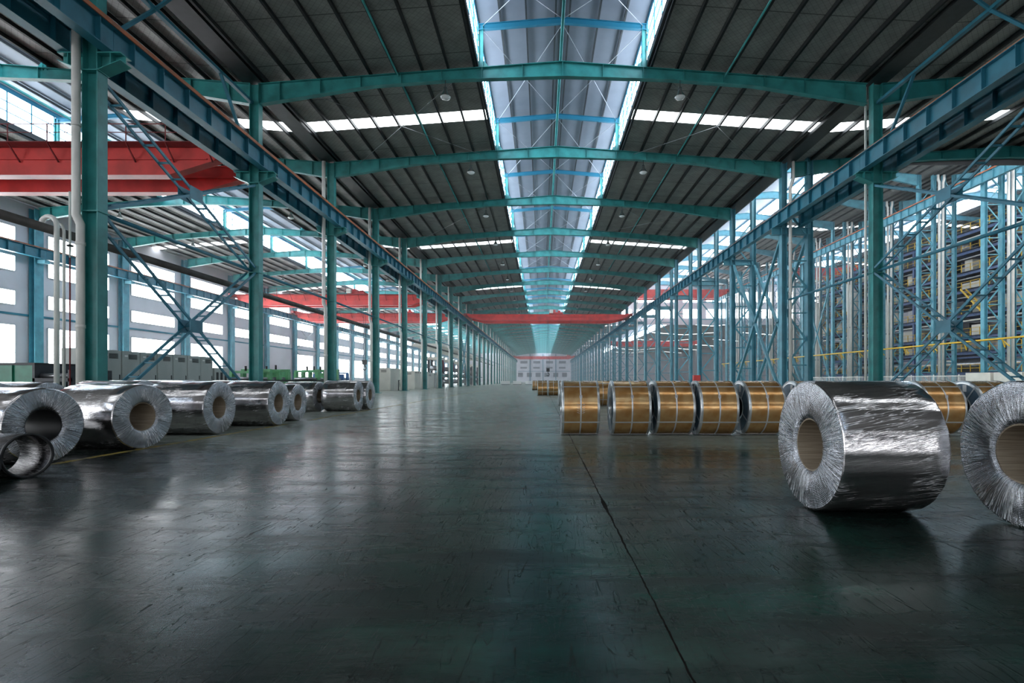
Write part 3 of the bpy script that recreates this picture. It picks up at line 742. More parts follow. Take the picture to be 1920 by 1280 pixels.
def tall_brace(x, n, zt, lb):
    t = thing('tall_cross_brace', lb, 'cross brace', (x, FY(n)+0.3, 0.1))
    for a, b in (((0,0,0), (0,S-0.6,zt)), ((0,0,zt), (0,S-0.6,0))):
        MB().bar(a, b, 0.2, 0.2, side=(1,0,0)).build('diagonal_brace', M['bluel'], t)
tall_brace(18.97, 3, 12.5, 'tall crossed tubes between the two nearest right lattice columns, front plane')
tall_brace(21.0, 3, 12.5, 'tall crossed tubes between the two nearest right lattice columns, rear plane')
tall_brace(53.2, 8, 20, 'tall crossed tubes in the furnace line row far back')
tall_brace(XA, 9, 12.5, 'crossed tubes between distant left columns')
for z0, z1, nm in ((1.2, 7.4, 'lower'), (7.8, 12.8, 'upper')):
    rods([((-50.3, FY(9)+.5, z0), (-50.3, FY(10)-.5, z1)), ((-50.3, FY(9)+.5, z1), (-50.3, FY(10)-.5, z0))], '%s crossed rods against the left wall windows' % nm, r=0.06)
# ------------------------------------------------------------------ downpipes
def downpipe(lb, group, out=-1):
    t = thing('downpipe', lb, 'pipe', (0,0,0), 0, group)
    MB().tube([(0.02,0,0.05), (0.02,0,6.9), (-0.14,0,7.25), (-0.14,0,18.3)], 0.135, 12).build('pipe_run', M['pipe'], t)
    for z in (3.2, 6.2, 10.5, 14.5):
        x = 0.02 if z < 7 else -0.14
        MB().tube([(x,0,z-0.06), (x,0,z+0.06)], 0.152, 12).build('pipe_collar', M['pipe'], t)
    return t
def straight_pipe(r=0.11, h=18.3):
    return MB().tube([(0,0,0), (0,0,h)], r, 8).mesh('downpipe', M['pipe'])
dp = downpipe('white downpipe with an offset bend on the nearest left column', 'left row downpipes'); dp.location = (XA-0.07, FY(1)-0.40, 0)
sp_ = straight_pipe()
for n in range(3, NF+1):
    w = where(n); lb = ('white downpipe on the left row column, ' + w) if w else 'distant white downpipe in the left row'
    if n <= 8: dup(dp, (XA-0.2, FY(n)-0.40, 0), 0, lb)
    else: tag(link('downpipe', sp_, None, (XA-0.22, FY(n)-0.40, 0)), lb, 'pipe', 'left row downpipes')
tag(link('downpipe', straight_pipe(0.07), None, (XB-0.46, FY(2)+0.2, 0)), 'slim white downpipe on the left edge of the solid right column', 'pipe', 'right row downpipes')
def downpipe_r():
    t = thing('downpipe', 'white downpipe with a crooked top on the nearest right lattice column', 'pipe', (0,0,0), 0, 'right row downpipes')
    MB().tube([(0,0,0.05), (0,0,16.2), (0.22,0,17.0), (0.22,0,18.3)], 0.12, 12).build('pipe_run', M['pipe'], t)
    for z in (3.2, 8, 12, 15): MB().tube([(0,0,z-0.06), (0,0,z+0.06)], 0.14, 12).build('pipe_collar', M['pipe'], t)
    return t
dr = downpipe_r(); dr.location = (19.36, FY(3)-0.38, 0)
for n in (9, 13, 15, 16, 17, 19, 20, 22, 24, 26, 28):
    if n <= 8: dup(dr, (19.36, FY(n)-0.38, 0), 0, 'white downpipe on the %s lattice column of the right row' % ORD[n-2])
    else:
        lb = 'white downpipe on the %s lattice column of the right row' % ORD[n-2] if n < 14 else 'distant white downpipe in the right row'
        tag(link('downpipe', sp_, None, (19.36, FY(n)-0.38, 0)), lb, 'pipe', 'right row downpipes')
def pipe_pair():
    t = thing('pipe_pair', 'pair of white downpipes on the furnace row column nearest the right edge', 'pipe', (0,0,0), 0, 'furnace row pipe pairs')
    for sg in (-1, 1):
        MB().tube([(sg*0.27,0,0.05), (sg*0.27,0,29.0), (sg*0.42,0,29.5), (sg*0.42,0,30.1)], 0.16, 10).build('pipe_run', M['pipe'], t)
    return t
pp = pipe_pair(); pp.location = (56.05, FY(5)-0.4, 0)
for n in range(6, 14): dup(pp, (56.05, FY(n)-0.4, 0), 0, 'pair of white downpipes on the furnace row column, %s from the right edge' % ORD[n-4])
# ------------------------------------------------------------------ high bay lamps
def lamp(lb, grp):
    t = thing('high_bay_lamp', lb, 'lamp', (0,0,0), 0, grp)
    MB().tube([(0,0,0), (0,0,-0.45)], 0.025, 6).build('stem', M['dark'], t)
    MB().lathe([(0.0,-0.42), (0.09,-0.43), (0.10,-0.62), (0.14,-0.70), (0.30,-0.98), (0.31,-1.0), (0.27,-0.98), (0.12,-0.70)], 20).build('reflector', M['lamp'], t)
    MB().lathe([(0.29,-0.99), (0.24,-1.06), (0.12,-1.12), (0.0,-1.13)], 20).build('glass_cover', M['glassy'], t)
    return t
lb0 = 'high bay lamp under the %s half of the middle roof, %s'
first = None
for n in range(2, 14):
    for sg, nm in ((-1, 'left'), (1, 'right')):
        x = XR + sg*6.75
        z = 18.33 + 1.3*(1-6.75/17.9) - 0.6
        lb = lb0 % (nm, where(n-1))
        if first is None: first = lamp(lb, 'middle bay lamps'); first.location = (x, FY(n)-0.12, z)
        else: dup(first, (x, FY(n)-0.12, z), 0, lb)
for n in range(3, 9):
    for sg, nm in ((-1, 'left'), (1, 'right')):
        dup(first, (XRL + sg*8.5, FY(n)-0.12, 18.33+1.3*(1-8.5/16.8)-0.6), 0, 'high bay lamp under the %s half of the left bay roof, %s' % (nm, where(n-2)), 'left bay lamps')
# ------------------------------------------------------------------ overhead cranes
def crane(x0, x1, y, ztop, depth, lb, gap=2.3, rail=True, m=None, trolley=0.6, railz=14.36, wb=0.55):
    m = m or M['red']
    t = thing('overhead_crane', lb, 'overhead crane', (x0, y, ztop))
    L = x1-x0
    mb = MB(); e = min(3.0, L*0.12)
    prof = [(0.3, -depth*0.45), (e, -depth), (L-e, -depth), (L-0.3, -depth*0.45)]
    for (a, za), (b, zb) in zip(prof, prof[1:]):
        mb.poly8([(a,0,za),(b,0,zb),(b,wb,zb),(a,wb,za),(a,0,0),(b,0,0),(b,wb,0),(a,wb,0)])
    gme = mb.mesh('bridge_girder', m)
    for k in (0, 1):
        g = link('bridge_girder', gme, t, (0, k*gap, 0))
        fl = MB(); fl.box(0.3, L-0.3, -0.08, wb+0.08, -0.0, 0.05)
        fl.box(e, L-e, -0.05, wb+0.05, -depth-0.03, -depth); fl.box(0.8, L-0.8, -0.10, -0.02, -depth*0.46, -depth*0.42)
        fl.build('flange', m, g)
    rz = railz - ztop
    for x, sg in ((0.0, -1), (L, 1)):
        a, b = sorted((x-sg*0.02, x+sg*0.5))
        MB().box(a, b, -1.0, gap+wb+1.0, rz+0.12, rz+0.6).build('end_carriage', M['reddk'], t)
        a, b = sorted((x-sg*0.6, x-sg*0.02))
        MB().box(a, b, -0.1, gap+wb+0.1, -0.25, max(rz+0.6, 0.15)).build('end_bracket', M['red'], t)
        for yy in (-0.6, gap+wb+0.6):
            MB().lathe([(0,-0.06),(0.2,-0.06),(0.2,0.06),(0,0.06)], 14, axis='x').build('wheel', M['dark'], t, (x+sg*0.37, yy, rz+0.2))
    if rail:
        ns = 14
        hr = MB(); hr.box(0.5, L-0.5, -0.72, -0.69, 0.95, 0.99); hr.box(0.5, L-0.5, -0.72, -0.69, 0.5, 0.53)
        for k in range(ns+1):
            xx = 0.5 + (L-1)*k/ns; hr.box(xx-0.02, xx+0.02, -0.72, -0.68, 0.0, 0.98)
        hr.build('handrail', M['reddk'], t)
        wk = MB(); wk.box(0.5, L-0.5, -0.75, -0.05, -0.02, 0.02)
        wk.build('walkway', M['reddk'], t)
        bme = MB().bar((0,-0.72,-0.02), (0,-0.03,-depth*0.55), 0.06, 0.06).mesh('walkway_bracket', M['reddk'])
        for k in range(ns+1): link('walkway_bracket', bme, t, (0.5+(L-1)*k/ns, 0, 0))
    tx = L*trolley
    tr = MB(); tr.box(tx-1.4, tx+1.4, -0.1, gap+wb+0.1, 0.1, 0.45); tr.box(tx-1.0, tx-0.1, 0.3, gap, 0.45, 1.0); tr.box(tx+0.4, tx+0.9, 0.6, 1.4, 0.45, 0.85)
    tr.build('trolley', M['red'], t)
    MB().box(tx-1.35, tx-0.65, -0.6, 0.1, 0.2, 0.9).build('trolley_box', M['cream'], t)
    return t
crane(-48.8, -17.8, 28.5, 14.2, 1.5, 'large near red overhead crane in the left bay behind the nearest column', gap=2.6, trolley=0.28)
crane(-48.8, -17.8, 81.5, 14.85, 1.6, 'red overhead crane farther back in the left bay', trolley=0.62)
crane(-48.8, -17.8, 101.5, 14.5, 1.6, 'third red overhead crane of the left bay, seen through the columns', trolley=0.7)
crane(-15.45, 18.0, 105.5, 14.85, 1.2, 'red overhead crane spanning the middle bay', gap=5.5, trolley=0.55, rail=False, wb=0.8)
crane(-15.45, 18.0, 284, 14.6, 1.5, 'small distant red overhead crane near the far wall', trolley=0.9, rail=False)
crane(22.0, 52.0, 143, 26.6, 2.4, 'high red overhead crane in the tall right bay', gap=3, trolley=0.5, rail=False, railz=26.0)
crane(59.2, 86.5, 119, 27.4, 2.2, 'dark red crane high beyond the furnace row columns', gap=3, trolley=0.5, rail=False, railz=27.0)
crane(22.0, 53.0, 172, 14.4, 1.6, 'low red overhead crane far back in the right bay', gap=3, trolley=0.5, rail=False)
# hook block of a crane far back
def hook(x, y, z, top, lb):
    t = thing('crane_hook', lb, 'hook', (x, y, z))
    for dx in (-0.2, 0.2): MB().tube([(dx,0,0.9), (dx*0.6,0,top-z)], 0.03, 5).build('wire_rope', M['dark'], t)
    MB().box(-0.35, 0.35, -0.2, 0.2, 0.2, 0.95).build('hook_block', M['dark'], t)
    pts = [(0,0,0.2), (0,0,-0.1)] + [(0.28*math.cos(a)-0.0, 0, -0.38+0.28*math.sin(a)) for a in [PI/2 - k*PI/8 for k in range(0, 12)]]
    MB().tube(pts, 0.07, 8).build('hook', M['dark'], t)
hook(1.3, 108.9, 2.9, 14.9, 'dark crane hook hanging over the far aisle')
hook(-28.6, 82.6, 3.6, 14.9, 'crane hook on wire ropes in front of the left wall windows')
# ------------------------------------------------------------------ pipes left of the left row
tag(MB().tube([(-18.5, 10, 6.93), (-18.5, 200, 6.93)], 0.17, 12).build('process_pipe', M['pipedk']), 'thick dark pipe running level behind the left columns', 'pipe')
def hook_pipe(x, y, r, top, lb, m, dx):
    pts = [(0,0,0.0), (0,0,top-0.35)] + [(-dx+dx*math.cos(a), 0, top-0.35+0.35*math.sin(a)) for a in [k*PI/10 for k in range(1, 9)]] + [(-2*dx+0.02, 0, top-0.5)]
    tag(MB().tube(pts, r, 10).build('standpipe', m, None, (x, y, 0)), lb, 'pipe')
hook_pipe(-18.05, 19.05, 0.085, 7.35, 'grey standpipe with a hooked top hanging over the dark pipe', M['pipe'], 0.3)
hook_pipe(-18.2, 19.5, 0.05, 7.2, 'slim grey standpipe just left of the nearest white downpipe', M['pipe'], 0.16)
vp = thing('valve_pipe', 'thin dark red pipe with a valve beside the nearest left column', 'pipe', (-17.88, 19.4, 0))
MB().tube([(0,0,0), (0,0,5.9)], 0.025, 6).build('pipe_run', M['reddk'], vp)
MB().tube([(0,0,5.9), (0,0,6.4), (0,0,8.4)], [0.025, 0.04, 0.04], 6).build('upper_pipe', M['pipe'], vp)
MB().lathe([(0,-0.03),(0.11,-0.03),(0.11,0.03),(0,0.03)], 12).build('valve_wheel', M['dark'], vp, (0,0,6.35))
# ------------------------------------------------------------------ electrical cabinets behind the left columns
def cabinet(lb, grp):
    t = thing('electrical_cabinet', lb, 'cabinet', (0,0,0), 0, grp)
    MB().box(-0.8, 0, 0.0, 1.22, 0.1, 2.8).build('body', M['cabinet'], t)
    MB().box(-0.78, -0.02, 0.02, 1.2, 0, 0.1).build('plinth', M['dark'], t)
    d = MB().box(0, 0.025, 0.03, 1.19, 0.14, 2.76).build('door', M['cabinet'], t)
    MB().box(0.025, 0.05, 1.08, 1.12, 1.3, 1.55).build('handle', M['dark'], d)
    v = MB()
    for k in range(6): v.box(0.02, 0.045, 0.45, 1.0, 2.38+k*0.045, 2.405+k*0.045)
    v.build('vent', M['dark'], t)
    MB().box(0.025, 0.035, 0.18, 0.38, 2.5, 2.58).build('nameplate', M['paper'], t)
    return t
cb = cabinet('grey electrical cabinet nearest the camera in the row behind the left column', 'cabinet row'); cb.location = (-22, 24.3, 0)
for k in range(1, 8): dup(cb, (-22, 24.3+1.24*k, 0), 0, 'grey electrical cabinet behind the left cross brace, %s of its row' % ORD[k+1])
t = thing('slotted_box', 'low grey box with dark vertical slots at the end of the cabinet row', 'cabinet', (-22, 34.4, 0))
MB().box(-0.8, 0, 0, 1.6, 0, 2.1).build('body', M['cabinet'], t)
for k in range(3): MB().box(0, 0.02, 0.2+k*0.45, 0.42+k*0.45, 0.7, 1.8).build('slot', M['dark'], t)
# white enclosures farther back
def enclosure(x, y, w, l, h, lb, m, vents=True):
    t = thing('machine_enclosure', lb, 'enclosure', (x, y, 0))
    MB().box(-w, 0, 0, l, 0.08, h).box(-w+0.05, -0.05, 0.05, l-0.05, 0, 0.08).build('housing', m, t)
    for k in range(int(l/1.3)):
        MB().box(0, 0.02, 0.1+k*1.3, 1.3+k*1.3, 0.2, h-0.4).build('panel', m, t)
        if vents: MB().box(0, 0.03, 0.45+k*1.3, 0.95+k*1.3, h-0.3, h-0.15).build('vent', M['dark'], t)
    v = MB()
    for k in range(3): v.box(-w*0.7, -w*0.3, -0.03, 0, h-0.5+k*0.1, h-0.45+k*0.1)
    v.build('grille', M['dark'], t)
    return t
enclosure(-18.2, 61.5, 1.6, 6.0, 2.75, 'cream machine enclosure behind the fourth left column', M['cream'], False)
enclosure(-18.0, 72.5, 1.6, 9.0, 2.6, 'cream machine enclosure with round vents behind the fifth left column', M['cream'])
enclosure(-18.0, 85.5, 1.6, 7.0, 2.5, 'grey-green machine enclosure behind the sixth left column', M['cabinet'])
t = thing('hose_reel', 'dark frame with a hose loop standing in front of the cream enclosure', 'hose reel', (-17.55, 62.5, 0))
MB().box(0,0.1,0,0.1,0,1.3).box(0,0.1,1.3,1.4,0,1.3).box(0,0.1,0,1.4,1.2,1.3).build('frame', M['dark'], t)
MB().tube([(0.05+0.02*k, 0.7+0.5*math.cos(k*PI/6), 0.7+0.5*math.sin(k*PI/6)) for k in range(13)], 0.06, 6).build('hose', M['dark'], t)
# machines of the left bay
def roller_machine(x, y, lb, m1, m2, seed):
    random.seed(seed)
    t = thing('roller_machine', lb, 'machine', (x, y, 0))
    MB().box(-1.2, 1.2, 0, 6.5, 0.0, 1.15).build('bed', m1, t)
    MB().box(-1.35, 1.35, 0, 6.5, 1.15, 1.3).build('table', M['dark'], t)
    for k in range(7):
        MB().tube([(-1.1, 0.5+k*0.9, 1.42), (1.1, 0.5+k*0.9, 1.42)], 0.12, 10).build('roller', M['steel'], t)
    for k in range(4):
        yy = 0.6+k*1.6; h = 1.7+random.random()*0.6
        MB().box(-1.25, -1.0, yy, yy+0.5, 1.3, h).box(1.0, 1.25, yy, yy+0.5, 1.3, h).box(-1.25, 1.25, yy+0.1, yy+0.4, h, h+0.2).build('roll_stand', m2, t)
        MB().tube([(0, yy+0.25, h+0.2), (0, yy+0.25, h+0.6)], 0.09, 8).build('screw_jack', M['dark'], t)
    MB().box(-1.5, -0.2, 6.7, 8.0, 0, 2.1).build('drive_box', m2, t)
    random.seed(7)
    return t
roller_machine(-24.5, 41.5, 'light green roller machine left of the second cross brace foot', M['lgreen'], M['lgreen'], 3)
roller_machine(-24.0, 51.5, 'dark green roller machine between the second and third left columns', M['green'], M['lgreen'], 5)
roller_machine(-27.0, 62.5, 'blue roller machine left of the third left column', M['mblue'], M['mblue'], 8)
roller_machine(-25.0, 80, 'grey roller machine between the third and fourth left columns', M['cabinet'], M['orange'], 9)
t = thing('green_skip', 'dark green steel container at the left edge behind the coils', 'container', (-21.5, 21.7, 0))
MB().box(-7, 0.0, 0, 2.4, 0.0, 1.95).build('bin', M['green'], t)
MB().box(-7.05, 0.05, -0.05, 2.45, 1.9, 2.0).build('rim', M['dark'], t)
for k in range(5): MB().box(-7+k*1.5, -6.9+k*1.5, -0.06, 0, 0.1, 1.9).build('rib', M['green'], t)
t = thing('roll_rack', 'dark steel rack with rollers beside the green container', 'rack', (-19.9, 21.6, 0))
MB().box(-1.6, 0, 0, 0.1, 1.2, 1.35).box(-1.6, 0, 2, 2.1, 1.2, 1.35).box(-1.6,-1.5,0,2.1,0,1.9).box(-0.1,0,0,2.1,0,1.7).build('rack_frame', M['darkbox'], t)
for k in range(4): MB().tube([(-1.5, 0.3+0.5*k, 1.45), (-0.1, 0.3+0.5*k, 1.45)], 0.1, 8).build('roller', M['steel'], t)
# processing line far behind left columns
def stand(x, y, lb, k):
    t = thing('process_stand', lb, 'machine', (x, y, 0))
    MB().box(0.8, 1.2, 0, 0.3, 0, 5.2).box(0.8, 1.2, 3, 3.3, 0, 5.2).box(-1.2, -0.8, 0, 0.3, 0, 5.2).box(-1.2, -0.8, 3, 3.3, 0, 5.2).build('side_frame', M['darkbox'], t)
    MB().box(-1.4, 1.4, -0.2, 3.7, 5.2, 5.7).build('crown', M['cream'], t)
    for j in range(3): MB().tube([(-1.3, 1.75, 1.0+j*1.3), (1.3, 1.75, 1.0+j*1.3)], 0.45, 12).build('roll', M['steel'], t)
    for j in range(4): MB().tube([(1.25, 0.4+j*0.9, 5.2), (1.45, 0.5+j*0.9, 4.2), (1.35, 0.8+j*0.9, 3.0)], 0.08, 6).build('hose', [M['mblue'], M['dark'], M['reddk'], M['navy']][j], t)
    MB().box(1.3, 2.2, -0.6, 3.9, 2.1, 2.25).build('platform', M['teal'], t)
    return t
for k in range(6):
    stand(-20.5, 97+k*11.5, 'dark process stand with hoses behind the left columns, %s along' % ORD[k+1], k)
tag(MB().box(-24, -18.3, 95, 165, 7.6, 8.1).build('overhead_duct', M['cream']), 'long cream overhead duct above the distant process stands', 'duct')
# ------------------------------------------------------------------ furnace structure
def furnace():
    t = thing('furnace_structure', 'multi-storey furnace structure with blue frames and yellow railings at the right', 'furnace structure', (63.2, 62, 0))
    L = 58; levels = [2.5, 5.5, 7.8, 11.1, 14.7, 17.3, 20.4, 23.2]
    for k in range(8):
        for x in (0, 7):
            MB().ibar((x, k*L/7, 0), (x, k*L/7, 23.2), (1,0,0), 0.4, 0.4, 0.04).build('post', M['navy'], t)
    for i, z in enumerate(levels):
        ya = 0 if i < 6 else 0
        mb = MB(); mb.box(-0.15, 0.15, ya, L, z-0.4, z); mb.box(6.9, 7.1, ya, L, z-0.3, z)
        for k in range(15): mb.box(0, 7, k*L/14-0.1, k*L/14+0.1, z-0.3, z-0.05)
        mb.build('deck_beam', M['navy'], t)
        MB().box(-0.6, 7, ya, L, z, z+0.05).build('deck', M['darkbox'], t)
        hr = MB()
        for zz in (0.55, 1.1): hr.box(-0.62, -0.56, ya, L, z+zz-0.03, z+zz+0.03)
        yy = ya
        while yy < L: hr.box(-0.63, -0.55, yy-0.04, yy+0.04, z, z+1.1); yy += 1.6
        hr.build('handrail', M['yellow'], t)
    random.seed(21)
    cols = [M['darkbox'], M['cabinet'], M['cream'], M['darkbox'], M['steel'], M['purlin'], M['darkbox']]
    for i, z in enumerate(levels[:-1]):
        h = levels[i+1]-z-0.5; yy = 0.5
        while yy < L-4:
            w = random.uniform(1.0, 4.0); d = random.uniform(1, 4)
            mm = random.choice(cols)
            if random.random() < 0.3:
                MB().tube([(1.6, yy+w/2, z+0.06), (1.6, yy+w/2, z+h*0.95)], min(w, 1.6)/2, 14).build('vessel', mm, t)
            else: MB().box(1.0, 1.0+d, yy, yy+w, z+0.06, z+h*random.uniform(0.5, 0.98)).build('equipment_box', mm, t)
            yy += w + random.uniform(0.2, 1.6)
        MB().tube([(0.5, 0, z+h*0.85), (0.5, L, z+h*0.85)], 0.13, 8).build('pipe_run', random.choice([M['pipe'], M['steel'], M['navy']]), t)
    MB().tube([(-0.2, -2, 3.6), (-0.2, L, 3.6)], 0.4, 12).build('main_pipe', M['steel'], t)
    for y0 in (10, 30, 48):      # stairs
        st = MB()
        for k in range(10): st.box(-1.5, -0.7, y0+k*0.35, y0+k*0.35+0.3, 11.1+k*0.36, 11.14+k*0.36)
        st.bar((-1.5, y0, 11.1), (-1.5, y0+3.5, 14.7), 0.05, 0.25, side=(1,0,0)); st.bar((-0.7, y0, 11.1), (-0.7, y0+3.5, 14.7), 0.05, 0.25, side=(1,0,0))
        st.build('stair', M['yellow'], t)
    random.seed(7)
    return t
furnace()
def silo(x, y, r, h, lb):
    t = thing('silver_duct', lb, 'duct', (x, y, 0))
    MB().tube([(0,0,0), (0,0,h*0.7), (0,0,h*0.72), (0,0,h*0.84), (0,1.2,h*0.93), (0,2.6,h*0.95)], [r,r,r*1.35,r*1.35,r*0.8,r*0.8], 16).build('duct_run', M['pipe'], t)
    for z in (h*0.3, h*0.55): MB().tube([(0,0,z-0.12),(0,0,z+0.12)], r*1.1, 16).build('flange_ring', M['steel'], t)
silo(60.6, 100, 0.9, 21, 'tall silver-white duct rising beside the furnace structure')
silo(60.2, 112, 1.1, 19, 'second silver-white duct farther back beside the furnace structure')
silo(60.5, 90, 0.6, 17, 'slimmer silver-white duct in front of the furnace structure')
t = thing('gas_line', 'level yellow pipe with slanting brackets along the furnace row', 'pipe', (52.7, 45, 6.05))
MB().tube([(0,0,0), (0,105,0)], 0.11, 10).build('pipe_run', M['yellow'], t)
bk = MB().bar((0.3,0,-1.0), (0,0,-0.1), 0.1, 0.1).bar((0.3,-0.6,-0.9),(0.3,0.5,0),0.09,0.09).mesh('bracket', M['yellow'])
for k in range(20): link('bracket', bk, t, (0, 3+k*5.3, 0))
t = thing('mesh_fence', 'pale steel bar fence in front of the furnace row', 'fence', (50.5, 58, 0))
fb = MB(); fb.box(-0.03, 0.03, 0, 40, 1.75, 1.82); fb.box(-0.03, 0.03, 0, 40, 0.15, 0.22)
for k in range(200): fb.box(-0.012, 0.012, k*0.2-0.012, k*0.2+0.012, 0.15, 1.9)
fb.build('bars', M['pipe'], t)
for k in range(11): MB().box(-0.04, 0.04, k*4-0.04, k*4+0.04, 0, 2.0).build('post', M['pipe'], t)
for k in range(4):
    enclosure(49.5, 44+k*3.6, 1.5, 3.2, 2.1, 'low cream equipment box at the right behind the coils, %s from the camera' % ORD[k+1], M['cream'], False)
# ------------------------------------------------------------------ silver wrapped coils
def silver_coil(D, Lc, lb, grp, x, y, yaw=0.0, face=1, hole=0.51, n=72, core='card', name='steel_coil', seed=0, zoff=0.0):
    """face = +1/-1: the face that looks at the aisle is on local +X / -X; x, y is the centre of that face"""
    R = D/2; r = hole/2; rc = 0.02
    t = thing(name, lb, 'coil', (x, y, 0), yaw, grp)
    rnd = random.Random(seed); ph = [rnd.random()*6 for _ in range(6)]
    def wob(i, a): return 0.0022*math.sin(11*a+ph[0]) + 0.0018*math.sin(23*a+ph[1]) + 0.0012*math.sin(41*a+ph[2])
    def fx(v): return -v*face
    side = MB(); side.lathe([(R-rc, fx(0.0)+0), (R-rc*0.3, fx(rc*0.3)), (R, fx(rc))] + [(R, fx(rc+(Lc-2*rc)*k/5)) for k in range(1, 6)] + [(R-rc*0.3, fx(Lc-rc*0.3)), (R-rc, fx(Lc))], n, 'x', True, False, wob)
    side.build('wrapped_side', M['wrap'], t, (0,0,R+zoff))
    for e in (0, 1):
        f = MB(); h = fx(Lc*e); k = fx(1)*(1 if e == 0 else -1)
        f.lathe([(R-rc, h), (R*0.86, h-k*0.004), (R*0.7, h-k*0.012), (r+0.05, h-k*0.004), (r+0.012, h+k*0.006), (r, h+k*0.03)], n, 'x', True)
        f.build('coil_face', M['wrapf'], t, (0,0,R+zoff))
    cmb = MB(); cmb.lathe([(r, fx(0.03)), (r, fx(Lc-0.03))], 48, 'x'); cmb.lathe([(r-0.012, fx(Lc-0.03)), (r-0.012, fx(0.03))], 48, 'x')
    cmb.lathe([(r, fx(0.03)), (r-0.012, fx(0.03))], 48, 'x')
    c = cmb.build('core', M[core], t, (0,0,R+zoff))
    if core == 'card': c['label'] = 'brown cardboard core'
    return t
AL = 'silver coil in clear wrap '
silver_coil(1.25, 0.92, 'largest silver wrapped coil standing in the right foreground', 'right silver coils', 2.59, 5.0, 0, -1, n=128, seed=1)
silver_coil(1.25, 0.95, 'silver wrapped coil cut off by the right edge of the photo', 'right silver coils', 4.06, 4.36, 0, -1, n=128, seed=2)
left = [ # x(px), y(bottom px), D, yawdeg, length, label
    (85, 869, 1.14, -9, 1.45, 'leftmost large silver coil with a dark core behind the empty sleeves'),
    (270, 841, 1.18, -11, 1.45, 'silver coil with a lit brown core, second from the left edge'),
    (413, 813, 1.23, 0, 1.35, 'silver coil with a small torn wrap flap, third from the left edge'),
    (524, 797, 1.23, 0, 1.3, 'silver coil just left of the pair touching faces, fourth from the left edge'),
    (560, 788, 1.13, 0, 1.3, 'smaller silver coil tucked behind the fourth one on the left'),
    (601, 771, 1.2, -6, 1.35, 'silver coil with loose wrinkled wrap in the middle of the left row'),
    (673, 770, 1.24, 0, 1.3, 'bright silver coil, second last of the left row'),
    (695, 767, 1.24, 0, 1.25, 'last silver coil at the far end of the left row'),
]
for i, (px, py, D, yw, Lc, lb) in enumerate(left):
    Z = 1200/(py-713); X = (px-1016)*Z/960
    silver_coil(D, Lc, lb, 'left silver coils', X, Z, math.radians(yw), 1, n=96 if i < 4 else 56, core='dark' if i == 0 else 'card', seed=10+i)
for X, Z, D, lb in ((-9.45, 8.85, 1.22, 'dark silver coil at the left edge in the second row'), (-9.95, 10.35, 1.22, 'dark silver coil behind the leftmost large coil'),
                    (-9.25, 11.95, 1.25, 'silver coil of the rear row showing above the second left coil'), (-9.15, 13.5, 1.25, 'silver coil of the rear row showing above the third left coil'),
                    (-9.2, 16.5, 1.25, 'silver coil of the rear row behind the fourth left coil')):
    silver_coil(D, 1.35, lb, 'rear silver coils', X, Z, 0, 1, n=56, seed=int(Z*3))
def sleeve(x, y, D, Lc, yaw, lb):
    t = thing('coil_sleeve', lb, 'sleeve', (x, y, 0), yaw); R = D/2
    MB().lathe([(R, 0), (R, -Lc), (R-0.015, -Lc), (R-0.015, 0)], 64, 'x', True, True).build('tube_wall', M['sleeve'], t, (0,0,R))
    MB().lathe([(R+0.006, 0.004), (R+0.006, -0.03), (R-0.02, -0.03), (R-0.02, 0.004)], 64, 'x', True, True).build('rim', M['dark'], t, (0,0,R))
sleeve(-6.62, 6.6, 0.56, 0.6, math.radians(-14), 'empty dark wrapped sleeve lying in front of the leftmost coil')
sleeve(-6.62, 6.0, 0.44, 0.5, math.radians(-14), 'smaller empty dark sleeve cut off by the left edge')
